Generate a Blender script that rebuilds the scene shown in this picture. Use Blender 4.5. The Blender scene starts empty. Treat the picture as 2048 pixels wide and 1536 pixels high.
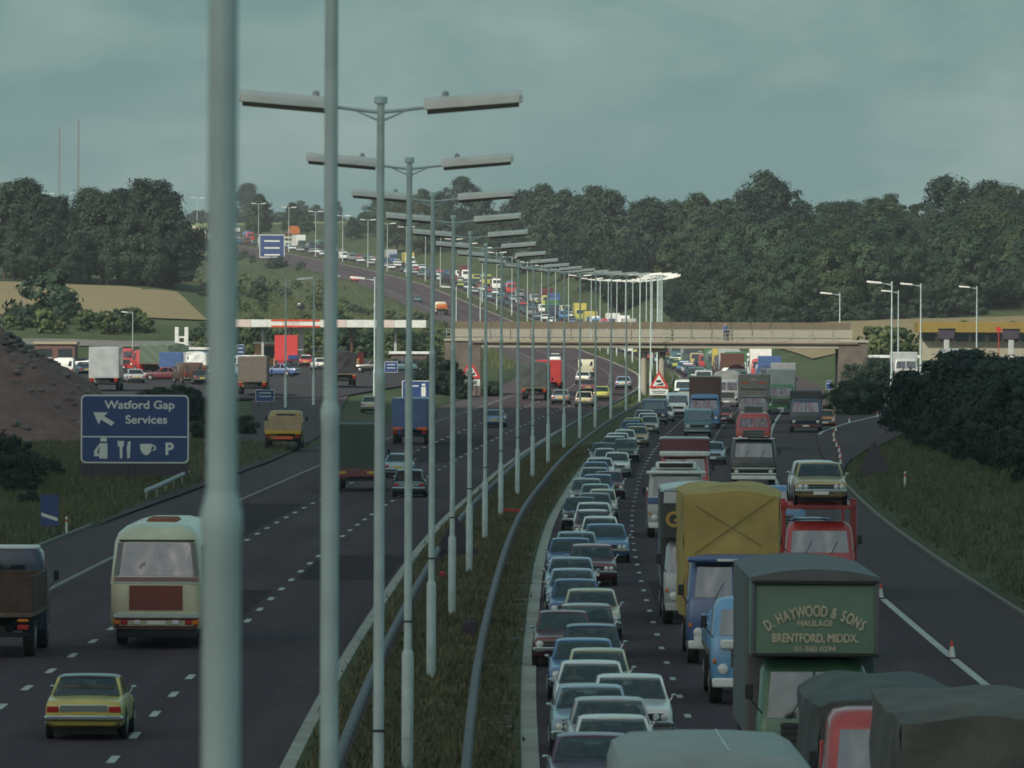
import bpy, bmesh, math, random
import numpy as np
from mathutils import Vector, Matrix

# ------------------------------------------------------------------ camera, sky, sun, exposure
scene = bpy.context.scene
COL = scene.collection
F = 15150.0          # focal length in pixels of the 2048-wide photograph
HC = 8.9             # camera height above the near road
HY = 647.0           # horizon row
R = math.radians

cam_data = bpy.data.cameras.new('camera')
cam = bpy.data.objects.new('camera', cam_data); COL.objects.link(cam)
cam_data.sensor_width = 36.0
cam_data.lens = 36.0 * F / 2048.0
cam_data.clip_start = 1.0; cam_data.clip_end = 9000.0
cam.location = (0, 0, HC)
pitch = math.atan((768 - HY) / F)
cam.rotation_euler = (Matrix.Rotation(R(90) - pitch, 4, 'X') @ Matrix.Rotation(R(0.22), 4, 'Z')).to_euler()
cam_data.dof.use_dof = True
cam_data.dof.focus_distance = 420.0
cam_data.dof.aperture_fstop = 8.0
scene.camera = cam

SUN_EL, SUN_AZ = R(38), R(34)      # sun behind the camera, to the left
sun_dir = Vector((-math.sin(SUN_AZ) * math.cos(SUN_EL), -math.cos(SUN_AZ) * math.cos(SUN_EL), math.sin(SUN_EL)))
sd = bpy.data.lights.new('sun', 'SUN'); sd.energy = 2.9; sd.angle = R(0.55); sd.color = (1.0, 0.93, 0.82)
sun = bpy.data.objects.new('sun', sd); COL.objects.link(sun)
sun.rotation_euler = (-sun_dir).to_track_quat('-Z', 'Y').to_euler()
sun.location = (0, 0, 200)

world = bpy.data.worlds.new('World'); scene.world = world
world.use_nodes = True
wn, wl = world.node_tree.nodes, world.node_tree.links
wn.clear()
out = wn.new('ShaderNodeOutputWorld'); bg = wn.new('ShaderNodeBackground')
sky = wn.new('ShaderNodeTexSky'); sky.sky_type = 'NISHITA'; sky.sun_disc = False
sky.sun_elevation = SUN_EL; sky.sun_rotation = math.atan2(sun_dir.x, sun_dir.y)
sky.air_density = 1.0; sky.dust_density = 6.0; sky.ozone_density = 1.5
tc = wn.new('ShaderNodeTexCoord'); mp = wn.new('ShaderNodeMapping')
mp.inputs['Scale'].default_value = (19.0, 19.0, 42.0)
no = wn.new('ShaderNodeTexNoise'); no.inputs['Scale'].default_value = 1.0
no.inputs['Detail'].default_value = 7.0; no.inputs['Roughness'].default_value = 0.58
cr = wn.new('ShaderNodeValToRGB')
cr.color_ramp.elements[0].position = 0.44; cr.color_ramp.elements[0].color = (0, 0, 0, 1)
cr.color_ramp.elements[1].position = 0.66; cr.color_ramp.elements[1].color = (1, 1, 1, 1)
veil = wn.new('ShaderNodeMixRGB'); veil.inputs['Fac'].default_value = 0.62      # thin high cloud over the whole sky
veil.inputs['Color2'].default_value = (0.86, 2.22, 2.16, 1)
mx = wn.new('ShaderNodeMixRGB'); mx.inputs['Color2'].default_value = (2.3, 2.95, 2.62, 1)   # soft cumulus
mf = wn.new('ShaderNodeMath'); mf.operation = 'MULTIPLY'; mf.inputs[1].default_value = 0.55
wl.new(tc.outputs['Generated'], mp.inputs['Vector']); wl.new(mp.outputs['Vector'], no.inputs['Vector'])
wl.new(no.outputs['Fac'], cr.inputs['Fac']); wl.new(cr.outputs['Color'], mf.inputs[0])
wl.new(sky.outputs['Color'], veil.inputs['Color1']); wl.new(veil.outputs['Color'], mx.inputs['Color1'])
wl.new(mf.outputs[0], mx.inputs['Fac']); wl.new(mx.outputs['Color'], bg.inputs['Color'])
bg.inputs['Strength'].default_value = 0.12
wl.new(bg.outputs['Background'], out.inputs['Surface'])

vs = scene.view_settings
vs.view_transform = 'Standard'; vs.look = 'None'; vs.gamma = 1.0; vs.exposure = 0.42; vs.use_curve_mapping = False
scene.render.engine = 'CYCLES'
scene.cycles.max_bounces = 7; scene.cycles.diffuse_bounces = 3; scene.cycles.glossy_bounces = 3
scene.cycles.transmission_bounces = 4; scene.cycles.transparent_max_bounces = 14; scene.cycles.volume_bounces = 0
scene.cycles.use_denoising = True
scene.cycles.sample_clamp_indirect = 6.0
scene.cycles.pixel_filter_type = 'BLACKMAN_HARRIS'; scene.cycles.filter_width = 1.7   # soft telephoto film image

rng = np.random.default_rng(7)
random.seed(7)

# ------------------------------------------------------------------ road line (central reservation) in plan and height
XM = [(-200,.9),(-100,0),(29,-1.1),(69,-1.65),(109,-1.95),(149,-2.06),(189,-2.02),(229,-1.78),(269,-1.5),(309,-1.08),(349,-.5),
      (389,.35),(429,1.2),(469,2.3),(509,3.55),(549,5.0),(589,6.55),(629,8.3),(669,10.2),(709,12.1),(750,13.9),(800,15.7),
      (850,17),(950,18.3),(1050,18.2),(1150,17.2),(1300,14),(1400,9.8),(1500,3.6),(1640,-7.5),(1780,-19.5),(1913,-37),(2033,-61),
      (2153,-91),(2300,-131),(2500,-188),(3000,-335),(3600,-515),(5200,-1000)]
ZR = [(-200,0),(400,0),(500,.35),(600,.85),(669,1.2),(750,1.8),(900,2.4),(1100,3.0),(1300,4.4),(1500,8.8),(1640,13.5),
      (1913,23),(1993,26.3),(2073,29.6),(2153,32.4),(2300,36),(2500,38.5),(2930,40.5),(3600,41.5),(5200,41)]
_dt = np.arange(-200, 5201, 5.0)
def _smooth(pts, w):
    p = np.array(pts, float); y = np.interp(_dt, p[:, 0], p[:, 1])
    n = int(w / 5); k = np.hanning(n + 2)[1:-1]; k /= k.sum()
    yp = np.concatenate([y[0] + (np.arange(-n, 0)) * (y[1] - y[0]), y, y[-1] + (np.arange(1, n + 1)) * (y[-1] - y[-2])])
    return np.convolve(yp, k, 'same')[n:-n]
_xm, _zr = _smooth(XM, 90), _smooth(ZR, 110)
def xm(d): return np.interp(d, _dt, _xm)
def zr(d): return np.interp(d, _dt, _zr)
def head(d): return float((xm(d + 4) - xm(d - 4)) / 8.0)
def px(p, d): return (p - 1024.0) * d / F            # lateral metres of a photo column at distance d
def pz(q, d): return HC - (q - HY) * d / F           # height of a photo row at distance d

# ------------------------------------------------------------------ terrain
UL = [-900, -400, -200, -110, -75, -60, -40, -30, -24, -17.6]
TL = {   # height above the road line, left of the motorway
    -200: [7, 6, 4, 3, 2.2, 1.6, .9, .5, .2, 0], 300: [7, 6, 4, 3, 2.2, 1.6, .9, .5, .2, 0],
    450: [7, 6, 4, 3, 2.2, 1.8, 1.2, .5, .2, 0], 560: [8, 5, 3, 1.4, .9, .7, .5, .4, .25, 0],
    660: [8, 5, 3, 1.4, 1.0, .9, .8, .7, .5, 0], 760: [8, 5, 3, 1.6, 1.1, 1.1, 1.0, 1.0, .7, 0],
    955: [9, 6, 4, 2.2, 1.35, 1.3, 1.3, 1.2, .7, 0], 1000: [12, 9, 6.5, 5.2, 4.8, 4.4, 3, 2, 1, 0],
    1060: [13, 11, 9, 7, 6.6, 6.2, 3.4, 1.6, .8, 0], 1250: [17, 15, 13, 11.4, 10.2, 8.0, 4.4, 2, 1, 0],
    1320: [20, 18, 15, 13, 11.4, 9.4, 5, 2, .6, 0], 1640: [20, 18, 14, 9, 4, 1, -1.6, -1.2, -.6, 0],
    1913: [14, 12, 9, 6, 2, 0, -1.2, -1, -.4, 0], 2190: [12, 10, 7, 4, 2, 1, -.4, -.4, -.2, 0],
    2600: [10, 8, 5, 3, 2, 1.5, 1, .6, .3, 0], 2930: [14, 12, 8, 5, 3.4, 2.5, 1.5, 1, .5, 0],
    3600: [14, 12, 9, 7, 6, 5, 4, 4, 3.5, 3], 5200: [12, 10, 8, 6, 6, 5, 5, 4, 4, 4]}
UR = [17.6, 22, 28, 40, 60, 110, 200, 400, 900]
TR = {
    -200: [0, .5, 1.5, 2.8, 3.2, 3.6, 4, 5, 6], 300: [0, .5, 1.5, 2.8, 3.2, 3.6, 4, 5, 6], 430: [0, .4, 1.4, 2.8, 3.2, 3.6, 4, 5, 6],
    520: [0, .05, .9, 2.2, 3.0, 3.4, 4, 5, 6], 640: [0, .1, .6, 1.6, 2.2, 2.6, 4, 5, 6], 800: [0, .6, 1.6, 2.2, 2.4, 2.8, 4, 5, 6],
    980: [0, 1.2, 2.6, 3.0, 3.4, 4.2, 5, 6, 8], 1100: [0, 2.0, 4.0, 4.4, 4.8, 5.6, 7, 9, 12], 1250: [0, 2.2, 4.6, 5.6, 6.2, 7.4, 9, 12, 16],
    1330: [0, 1.5, 4.5, 7.5, 10, 13, 17, 22, 28], 1640: [0, 1, 4, 9, 13, 18, 24, 30, 36], 2190: [0, .5, 1, 2, 3, 4, 5, 6, 7],
    2930: [0, .5, 1, 1.5, 2, 3, 3.5, 4, 5], 3600: [3, 3, 3.2, 3.4, 3.6, 4, 4, 4, 4], 5200: [4, 4, 4, 4, 4, 4, 4, 4, 4]}
def _tab(T, U, u, d):
    ds = np.array(sorted(T)); M = np.array([T[k] for k in sorted(T)], float)
    u = np.asarray(u, float); d = np.asarray(d, float)
    j = np.clip(np.searchsorted(ds, d) - 1, 0, len(ds) - 2)
    t = np.clip((d - ds[j]) / (ds[j + 1] - ds[j]), 0, 1); t = t * t * (3 - 2 * t) * .5 + t * .5
    U = np.array(U, float); i = np.clip(np.searchsorted(U, u) - 1, 0, len(U) - 2)
    s = np.clip((u - U[i]) / (U[i + 1] - U[i]), 0, 1)
    a = M[j, i] * (1 - s) + M[j, i + 1] * s; b = M[j + 1, i] * (1 - s) + M[j + 1, i + 1] * s
    return a * (1 - t) + b * t
def tz(u, d):
    """ground height (absolute) at offset u from the reservation, distance d"""
    u = np.asarray(u, float); d = np.asarray(d, float)
    u, d = np.broadcast_arrays(u, d)
    z = np.where(u < 0, _tab(TL, UL, u, d), _tab(TR, UR, u, d)) + zr(d)
    bump = (np.sin(u * .21 + d * .017) * np.sin(d * .041 - u * .13)) * .12
    return z + bump * np.clip((np.abs(u) - 20) / 12, 0, 1) * np.where((d > 540) & (d < 960), .15, 1)
def gz(X, d): return float(tz(X - xm(d), d))

# ------------------------------------------------------------------ materials
MATS = {}
def _base(name):
    m = bpy.data.materials.new(name); m.use_nodes = True
    n = m.node_tree.nodes; l = m.node_tree.links
    return m, n, l, n['Principled BSDF']
def plain(name, col, rough=.6, metal=0., var=.12, scale=3., spec=.5, coat=0., bump=0.):
    """procedural material: colour broken up by noise (dirt, wear), optional fine relief"""
    if name in MATS: return MATS[name]
    m, n, l, b = _base(name)
    b.inputs['Roughness'].default_value = rough; b.inputs['Metallic'].default_value = metal
    b.inputs['Specular IOR Level'].default_value = spec; b.inputs['Coat Weight'].default_value = coat
    b.inputs['Coat Roughness'].default_value = .15
    tc = n.new('ShaderNodeTexCoord'); no = n.new('ShaderNodeTexNoise')
    no.inputs['Scale'].default_value = scale; no.inputs['Detail'].default_value = 4
    r = n.new('ShaderNodeValToRGB'); r.color_ramp.elements[0].position = .3; r.color_ramp.elements[1].position = .75
    c = np.array(col, float)
    r.color_ramp.elements[0].color = (*np.clip(c * (1 - var), 0, 1), 1)
    r.color_ramp.elements[1].color = (*np.clip(c * (1 + var), 0, 1), 1)
    l.new(tc.outputs['Object'], no.inputs['Vector']); l.new(no.outputs['Fac'], r.inputs['Fac'])
    l.new(r.outputs['Color'], b.inputs['Base Color'])
    if bump:
        bp = n.new('ShaderNodeBump'); bp.inputs['Strength'].default_value = bump; bp.inputs['Distance'].default_value = .05
        n2 = n.new('ShaderNodeTexNoise'); n2.inputs['Scale'].default_value = scale * 4; n2.inputs['Detail'].default_value = 3
        l.new(tc.outputs['Object'], n2.inputs['Vector']); l.new(n2.outputs['Fac'], bp.inputs['Height'])
        l.new(bp.outputs['Normal'], b.inputs['Normal'])
    MATS[name] = m
    return m
def two_tone(name, stops, scale, rough=.95, detail=8, bump=.3, coord='Object', stretch=(1, 1, 1), scale2=None, amt2=.35, spec=.15, lanes=False):
    """ground-like material: a ramp over layered noise"""
    if name in MATS: return MATS[name]
    m, n, l, b = _base(name)
    b.inputs['Roughness'].default_value = rough; b.inputs['Specular IOR Level'].default_value = spec
    tc = n.new('ShaderNodeTexCoord'); mp = n.new('ShaderNodeMapping'); mp.inputs['Scale'].default_value = stretch
    no = n.new('ShaderNodeTexNoise'); no.inputs['Scale'].default_value = scale; no.inputs['Detail'].default_value = detail
    no.inputs['Roughness'].default_value = .62
    r = n.new('ShaderNodeValToRGB'); e = r.color_ramp.elements
    while len(e) < len(stops): e.new(.5)
    for k, (p, c) in enumerate(stops): e[k].position = p; e[k].color = (*c, 1)
    l.new(tc.outputs[coord], mp.inputs['Vector']); l.new(mp.outputs['Vector'], no.inputs['Vector'])
    fac = no.outputs['Fac']
    if lanes:      # polished wheel tracks and oily lane centres, from the offset stored on the sheet
        at = n.new('ShaderNodeAttribute'); at.attribute_name = 'off'
        ab = n.new('ShaderNodeMath'); ab.operation = 'ABSOLUTE'; l.new(at.outputs['Fac'], ab.inputs[0])
        m1 = n.new('ShaderNodeMath'); m1.operation = 'MULTIPLY_ADD'; m1.inputs[1].default_value = 2 * math.pi * 2 / 3.67; m1.inputs[2].default_value = -2.4 * 2 * math.pi * 2 / 3.67 + math.pi
        m2 = n.new('ShaderNodeMath'); m2.operation = 'COSINE'; m3 = n.new('ShaderNodeMath'); m3.operation = 'MULTIPLY'; m3.inputs[1].default_value = .055
        l.new(ab.outputs[0], m1.inputs[0]); l.new(m1.outputs[0], m2.inputs[0]); l.new(m2.outputs[0], m3.inputs[0])
        m4 = n.new('ShaderNodeMath'); m4.operation = 'ADD'; l.new(m3.outputs[0], m4.inputs[0]); l.new(fac, m4.inputs[1]); fac = m4.outputs[0]
    if scale2:
        n2 = n.new('ShaderNodeTexNoise'); n2.inputs['Scale'].default_value = scale2; n2.inputs['Detail'].default_value = 3
        mxx = n.new('ShaderNodeMix'); mxx.data_type = 'FLOAT'; mxx.inputs[0].default_value = amt2
        l.new(mp.outputs['Vector'], n2.inputs['Vector'])
        l.new(fac, mxx.inputs[2]); l.new(n2.outputs['Fac'], mxx.inputs[3]); fac = mxx.outputs[0]
    l.new(fac, r.inputs['Fac']); l.new(r.outputs['Color'], b.inputs['Base Color'])
    if bump:
        bp = n.new('ShaderNodeBump'); bp.inputs['Strength'].default_value = bump; bp.inputs['Distance'].default_value = .2
        l.new(no.outputs['Fac'], bp.inputs['Height']); l.new(bp.outputs['Normal'], b.inputs['Normal'])
    MATS[name] = m
    return m
def glass(name='window_glass', tint=(.020, .022, .030), refl=.26, fres=.6, wav=.05, solid=.14):
    if name in MATS: return MATS[name]
    m, n, l, b = _base(name)
    n.remove(b)
    o = n['Material Output']
    tr = n.new('ShaderNodeBsdfTransparent'); tr.inputs['Color'].default_value = (.78, .82, .82, 1)
    df = n.new('ShaderNodeBsdfDiffuse'); df.inputs['Color'].default_value = (*tint, 1)
    gl = n.new('ShaderNodeBsdfGlossy'); gl.inputs['Roughness'].default_value = .06; gl.inputs['Color'].default_value = (.95, .91, .94, 1)
    tc = n.new('ShaderNodeTexCoord'); no = n.new('ShaderNodeTexNoise'); no.inputs['Scale'].default_value = 1.0; no.inputs['Detail'].default_value = 0.8
    mpg = n.new('ShaderNodeMapping'); mpg.inputs['Scale'].default_value = (1.5, 1.5, 1.0)      # curved, slightly wavy panes
    bp = n.new('ShaderNodeBump'); bp.inputs['Strength'].default_value = .8; bp.inputs['Distance'].default_value = wav
    l.new(tc.outputs['Object'], mpg.inputs['Vector']); l.new(mpg.outputs['Vector'], no.inputs['Vector']); l.new(no.outputs['Fac'], bp.inputs['Height']); l.new(bp.outputs['Normal'], gl.inputs['Normal'])
    m1 = n.new('ShaderNodeMixShader'); m1.inputs[0].default_value = solid
    m2 = n.new('ShaderNodeMixShader')
    fr = n.new('ShaderNodeLayerWeight'); fr.inputs['Blend'].default_value = .35
    ad = n.new('ShaderNodeMath'); ad.operation = 'ADD'; ad.inputs[1].default_value = refl; ad.use_clamp = True
    ml = n.new('ShaderNodeMath'); ml.operation = 'MULTIPLY'; ml.inputs[1].default_value = fres
    l.new(fr.outputs['Fresnel'], ml.inputs[0]); l.new(ml.outputs[0], ad.inputs[0])
    l.new(tr.outputs[0], m1.inputs[1]); l.new(df.outputs[0], m1.inputs[2])
    l.new(m1.outputs[0], m2.inputs[1]); l.new(gl.outputs[0], m2.inputs[2]); l.new(ad.outputs[0], m2.inputs[0])
    l.new(m2.outputs[0], o.inputs['Surface'])
    MATS[name] = m
    return m
def foliage(name, dark, light, scale=.35):
    if name in MATS: return MATS[name]
    m, n, l, b = _base(name)
    b.inputs['Roughness'].default_value = .65; b.inputs['Specular IOR Level'].default_value = .25
    geo = n.new('ShaderNodeNewGeometry'); oi = n.new('ShaderNodeObjectInfo'); no = n.new('ShaderNodeTexNoise')
    no.inputs['Scale'].default_value = scale; no.inputs['Detail'].default_value = 3
    ad = n.new('ShaderNodeMath'); ad.operation = 'MULTIPLY_ADD'; ad.inputs[1].default_value = .45; ad.inputs[2].default_value = -.22
    a2 = n.new('ShaderNodeMath'); a2.operation = 'ADD'
    a3 = n.new('ShaderNodeMath'); a3.operation = 'MULTIPLY_ADD'; a3.inputs[1].default_value = .28; a3.inputs[2].default_value = -.14
    a4 = n.new('ShaderNodeMath'); a4.operation = 'ADD'
    r = n.new('ShaderNodeValToRGB'); r.color_ramp.elements[0].position = .2; r.color_ramp.elements[1].position = .85
    r.color_ramp.elements[0].color = (*dark, 1); r.color_ramp.elements[1].color = (*light, 1)
    l.new(geo.outputs['Position'], no.inputs['Vector']); l.new(oi.outputs['Random'], ad.inputs[0])
    l.new(no.outputs['Fac'], a2.inputs[0]); l.new(ad.outputs[0], a2.inputs[1])
    l.new(geo.outputs['Random Per Island'], a3.inputs[0]); l.new(a2.outputs[0], a4.inputs[0]); l.new(a3.outputs[0], a4.inputs[1])
    l.new(a4.outputs[0], r.inputs['Fac']); l.new(r.outputs['Color'], b.inputs['Base Color'])
    b.inputs['Subsurface Weight'].default_value = 0.0
    MATS[name] = m
    return m
def paint(name, col): return plain('paint_' + name, col, rough=.42, var=.14, scale=1.6, spec=.5, coat=.8)

PAL = dict(white=(.76, .78, .74), cream=(.55, .53, .37), paleblue=(.30, .40, .48), blue=(.06, .11, .26), midblue=(.09, .20, .38),
           navy=(.02, .03, .07), maroon=(.13, .025, .035), red=(.42, .035, .035), darkgreen=(.035, .07, .055), green=(.06, .17, .08),
           yellow=(.52, .44, .10), orange=(.55, .16, .03), beige=(.44, .33, .15), grey=(.22, .23, .23), silver=(.38, .40, .40),
           brown=(.10, .045, .03), black=(.02, .02, .022), teal=(.05, .12, .14), tan=(.36, .26, .15), lime=(.40, .42, .06),
           pink=(.45, .30, .30), ochre=(.30, .22, .05), lightgrey=(.42, .43, .41), skyblue=(.14, .33, .55), purple=(.12, .05, .10))
COLNAME = dict(white='white', cream='cream', paleblue='pale blue', blue='dark blue', midblue='blue', navy='navy', maroon='maroon', red='red',
               darkgreen='dark green', green='green', yellow='yellow', orange='orange', beige='beige', grey='grey', silver='silver',
               brown='brown', black='black', teal='dark teal', tan='tan', lime='lime yellow', pink='dusty pink', ochre='mustard',
               lightgrey='light grey', skyblue='sky blue', purple='plum')
def P(c): return paint(c, PAL[c])

M_GLASS = glass(refl=.0, fres=.22)
M_GLASSL = glass('lorry_window_glass', refl=.18, wav=.065, solid=1.)
M_TYRE = plain('tyre_rubber', (.018, .018, .018), rough=.9)
M_RIM = plain('wheel_steel', (.28, .28, .27), rough=.45, metal=.5)
M_CHROME = plain('chrome', (.62, .64, .64), rough=.16, metal=1., var=.05)
M_DARK = plain('dark_underbody', (.012, .012, .013), rough=.8)
M_INT = plain('car_interior', (.085, .062, .058), rough=.9, var=.5, scale=2.5)
M_LAMPGLASS = plain('headlamp_glass', (.62, .64, .62), rough=.12, spec=.8, var=.03)
M_REDLENS = plain('red_lamp_lens', (.35, .015, .015), rough=.2, var=.05)
M_AMBER = plain('amber_lamp_lens', (.55, .17, .02), rough=.2, var=.05)
M_PLATEW = plain('white_plate', (.68, .68, .62), rough=.5, var=.05)
M_PLATEY = plain('yellow_plate', (.55, .42, .05), rough=.5, var=.05)
M_WHITE = plain('white_enamel', (.66, .68, .64), rough=.4)
M_STEEL = plain('galvanised_steel', (.34, .36, .36), rough=.5, metal=.35, var=.18)
M_RAIL = plain('weathered_barrier_steel', (.115, .11, .115), rough=.65, metal=.2, var=.3, scale=2)
M_POLE = plain('lamp_column_paint', (.47, .57, .545), rough=.55, var=.16, scale=2.2)
M_LANT = plain('lantern_shell', (.66, .65, .60), rough=.45, var=.10)
M_CONC = plain('concrete', (.30, .28, .23), rough=.9, var=.18, scale=.8, bump=.2)
M_TIMBER = plain('weathered_timber', (.14, .10, .07), rough=.9, var=.3, scale=4)
M_SKIN = plain('skin', (.40, .24, .17), rough=.6)
M_BLACK = plain('black_paint', (.012, .012, .013), rough=.5)
M_SIGNBLUE = plain('motorway_sign_blue', (.022, .052, .17), rough=.45, var=.10, scale=1.5)
M_SIGNWHITE = plain('sign_white', (.60, .64, .60), rough=.5, var=.05)
M_SIGNBACK = plain('sign_back_grey', (.05, .038, .058), rough=.7)
M_SIGNRED = plain('sign_red', (.48, .03, .03), rough=.45, var=.06)

# ------------------------------------------------------------------ mesh building
class MB:
    def __init__(s): s.v = []; s.f = []; s.m = []
    def add(s, verts, faces, mat=0):
        o = len(s.v); s.v.extend([tuple(map(float, p)) for p in verts])
        s.f.extend([tuple(i + o for i in f) for f in faces]); s.m.extend([mat] * len(faces)); return s
    def box(s, c, size, mat=0, bev=0., rotz=0., taper=(1, 1)):
        x, y, z = [a / 2. for a in size]
        if bev <= 0:
            vs = [(-x, -y, -z), (x, -y, -z), (x, y, -z), (-x, y, -z), (-x * taper[0], -y * taper[1], z), (x * taper[0], -y * taper[1], z), (x * taper[0], y * taper[1], z), (-x * taper[0], y * taper[1], z)]
            fs = [(3, 2, 1, 0), (4, 5, 6, 7), (0, 1, 5, 4), (1, 2, 6, 5), (2, 3, 7, 6), (3, 0, 4, 7)]
        else:
            b = min(bev, x * .9, y * .9, z * .9); vs = []; idx = {}
            for sx in (-1, 1):
                for sy in (-1, 1):
                    for sz in (-1, 1):
                        tx = taper[0] if sz > 0 else 1; ty = taper[1] if sz > 0 else 1
                        for a in range(3):
                            p = [sx * x * tx, sy * y * ty, sz * z]
                            for k in range(3):
                                if k != a: p[k] -= (sx, sy, sz)[k] * b
                            idx[(sx, sy, sz, a)] = len(vs); vs.append(p)
            fs = []
            for a in range(3):
                o1, o2 = [k for k in range(3) if k != a]
                for sg in (-1, 1):
                    q = []
                    for s1, s2 in ((-1, -1), (1, -1), (1, 1), (-1, 1)):
                        k = [0, 0, 0]; k[a] = sg; k[o1] = s1; k[o2] = s2; q.append(idx[(*k, a)])
                    fs.append(tuple(q))
            for a in range(3):
                o1, o2 = [k for k in range(3) if k != a]
                for s1 in (-1, 1):
                    for s2 in (-1, 1):
                        def g(sa, ax):
                            k = [0, 0, 0]; k[a] = sa; k[o1] = s1; k[o2] = s2; return idx[(*k, ax)]
                        fs.append((g(-1, o1), g(1, o1), g(1, o2), g(-1, o2)))
            for sx in (-1, 1):
                for sy in (-1, 1):
                    for sz in (-1, 1): fs.append(tuple(idx[(sx, sy, sz, a)] for a in range(3)))
        ca, sa = math.cos(rotz), math.sin(rotz)
        return s.add([(c[0] + p[0] * ca - p[1] * sa, c[1] + p[0] * sa + p[1] * ca, c[2] + p[2]) for p in vs], fs, mat)
    def tube(s, a, b, r0, r1=None, n=10, mat=0, caps=True):
        r1 = r0 if r1 is None else r1
        a, b = Vector(a), Vector(b); d = (b - a)
        if d.length < 1e-6: return s
        q = d.to_track_quat('Z', 'Y'); vs = []
        for p, r in ((a, r0), (b, r1)):
            for k in range(n):
                t = 2 * math.pi * k / n; vs.append(p + q @ Vector((r * math.cos(t), r * math.sin(t), 0)))
        fs = [(k, (k + 1) % n, n + (k + 1) % n, n + k) for k in range(n)]
        if caps: fs += [tuple(range(n - 1, -1, -1)), tuple(range(n, 2 * n))]
        return s.add(vs, fs, mat)
    def lathe(s, prof, c=(0, 0, 0), n=14, mat=0, axis='Z', cap=True):
        vs = []
        for r, h in prof:
            for k in range(n):
                t = 2 * math.pi * k / n; p = (r * math.cos(t), r * math.sin(t), h)
                if axis == 'X': p = (h, r * math.cos(t), r * math.sin(t))
                if axis == 'Y': p = (r * math.cos(t), h, r * math.sin(t))
                vs.append((c[0] + p[0], c[1] + p[1], c[2] + p[2]))
        fs = [(j * n + k, j * n + (k + 1) % n, (j + 1) * n + (k + 1) % n, (j + 1) * n + k) for j in range(len(prof) - 1) for k in range(n)]
        if cap: fs += [tuple(range(n - 1, -1, -1)), tuple(range((len(prof) - 1) * n, len(prof) * n))]
        return s.add(vs, fs, mat)
    def loft(s, rings, mat=0, caps=True):
        n = len(rings[0]); vs = [p for r in rings for p in r]
        fs = [(j * n + k, j * n + (k + 1) % n, (j + 1) * n + (k + 1) % n, (j + 1) * n + k) for j in range(len(rings) - 1) for k in range(n)]
        if caps: fs += [tuple(range(n - 1, -1, -1)), tuple(range((len(rings) - 1) * n, len(rings) * n))]
        return s.add(vs, fs, mat)
    def slab(s, quad, t, mat=0):
        """a flat pane with thickness t along its normal; quad counter-clockwise seen from outside"""
        q = [Vector(p) for p in quad]; n = (q[1] - q[0]).cross(q[2] - q[1])
        n = n.normalized() * t; k = len(q)
        vs = [p + n for p in q] + q
        fs = [tuple(range(k)), tuple(range(2 * k - 1, k - 1, -1))] + [(j, k + j, k + (j + 1) % k, (j + 1) % k) for j in range(k)]
        return s.add(vs, fs, mat)
    def prism(s, poly, y0, y1, mat=0):
        """polygon in x,z extruded along y"""
        k = len(poly); vs = [(x, y0, z) for x, z in poly] + [(x, y1, z) for x, z in poly]
        return s.add(vs, [tuple(range(k)), tuple(range(2 * k - 1, k - 1, -1))] + [(j, k + j, k + (j + 1) % k, (j + 1) % k) for j in range(k)], mat)
    def mesh(s, name, mats, smooth=None):
        me = bpy.data.meshes.new(name); me.from_pydata(s.v, [], s.f)
        for m in mats: me.materials.append(m)
        if len(mats) > 1: me.polygons.foreach_set('material_index', s.m)
        if smooth is not None:
            bm = bmesh.new(); bm.from_mesh(me)
            bmesh.ops.recalc_face_normals(bm, faces=bm.faces)
            for f in bm.faces: f.smooth = True
            for e in bm.edges:
                if len(e.link_faces) == 2 and e.calc_face_angle(0) > smooth: e.smooth = False
            bm.to_mesh(me); bm.free()
        me.update(); return me

def link(name, data, parent=None, loc=(0, 0, 0), rz=0.):
    o = bpy.data.objects.new(name, data); COL.objects.link(o)
    o.location = loc; o.rotation_euler = (0, 0, rz)
    if parent is not None: o.parent = parent
    return o
def tag(o, label=None, cat=None, group=None, kind=None):
    if label: o['label'] = label
    if cat: o['category'] = cat
    if group: o['group'] = group
    if kind: o['kind'] = kind
    return o
def np_mesh(name, V, Fc, mats, mi=None, smooth=False):
    """fast mesh from numpy arrays; Fc is (n,k)"""
    V = np.asarray(V, np.float32); Fc = np.asarray(Fc, np.int32); k = Fc.shape[1]
    me = bpy.data.meshes.new(name); me.vertices.add(len(V)); me.vertices.foreach_set('co', V.ravel())
    me.loops.add(Fc.size); me.loops.foreach_set('vertex_index', Fc.ravel())
    me.polygons.add(len(Fc)); me.polygons.foreach_set('loop_start', np.arange(0, Fc.size, k, dtype=np.int32))
    for m in mats: me.materials.append(m)
    if mi is not None: me.polygons.foreach_set('material_index', np.asarray(mi, np.int32))
    if smooth: me.polygons.foreach_set('use_smooth', np.ones(len(Fc), bool))
    me.update(calc_edges=True); me.validate(); return me

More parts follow.
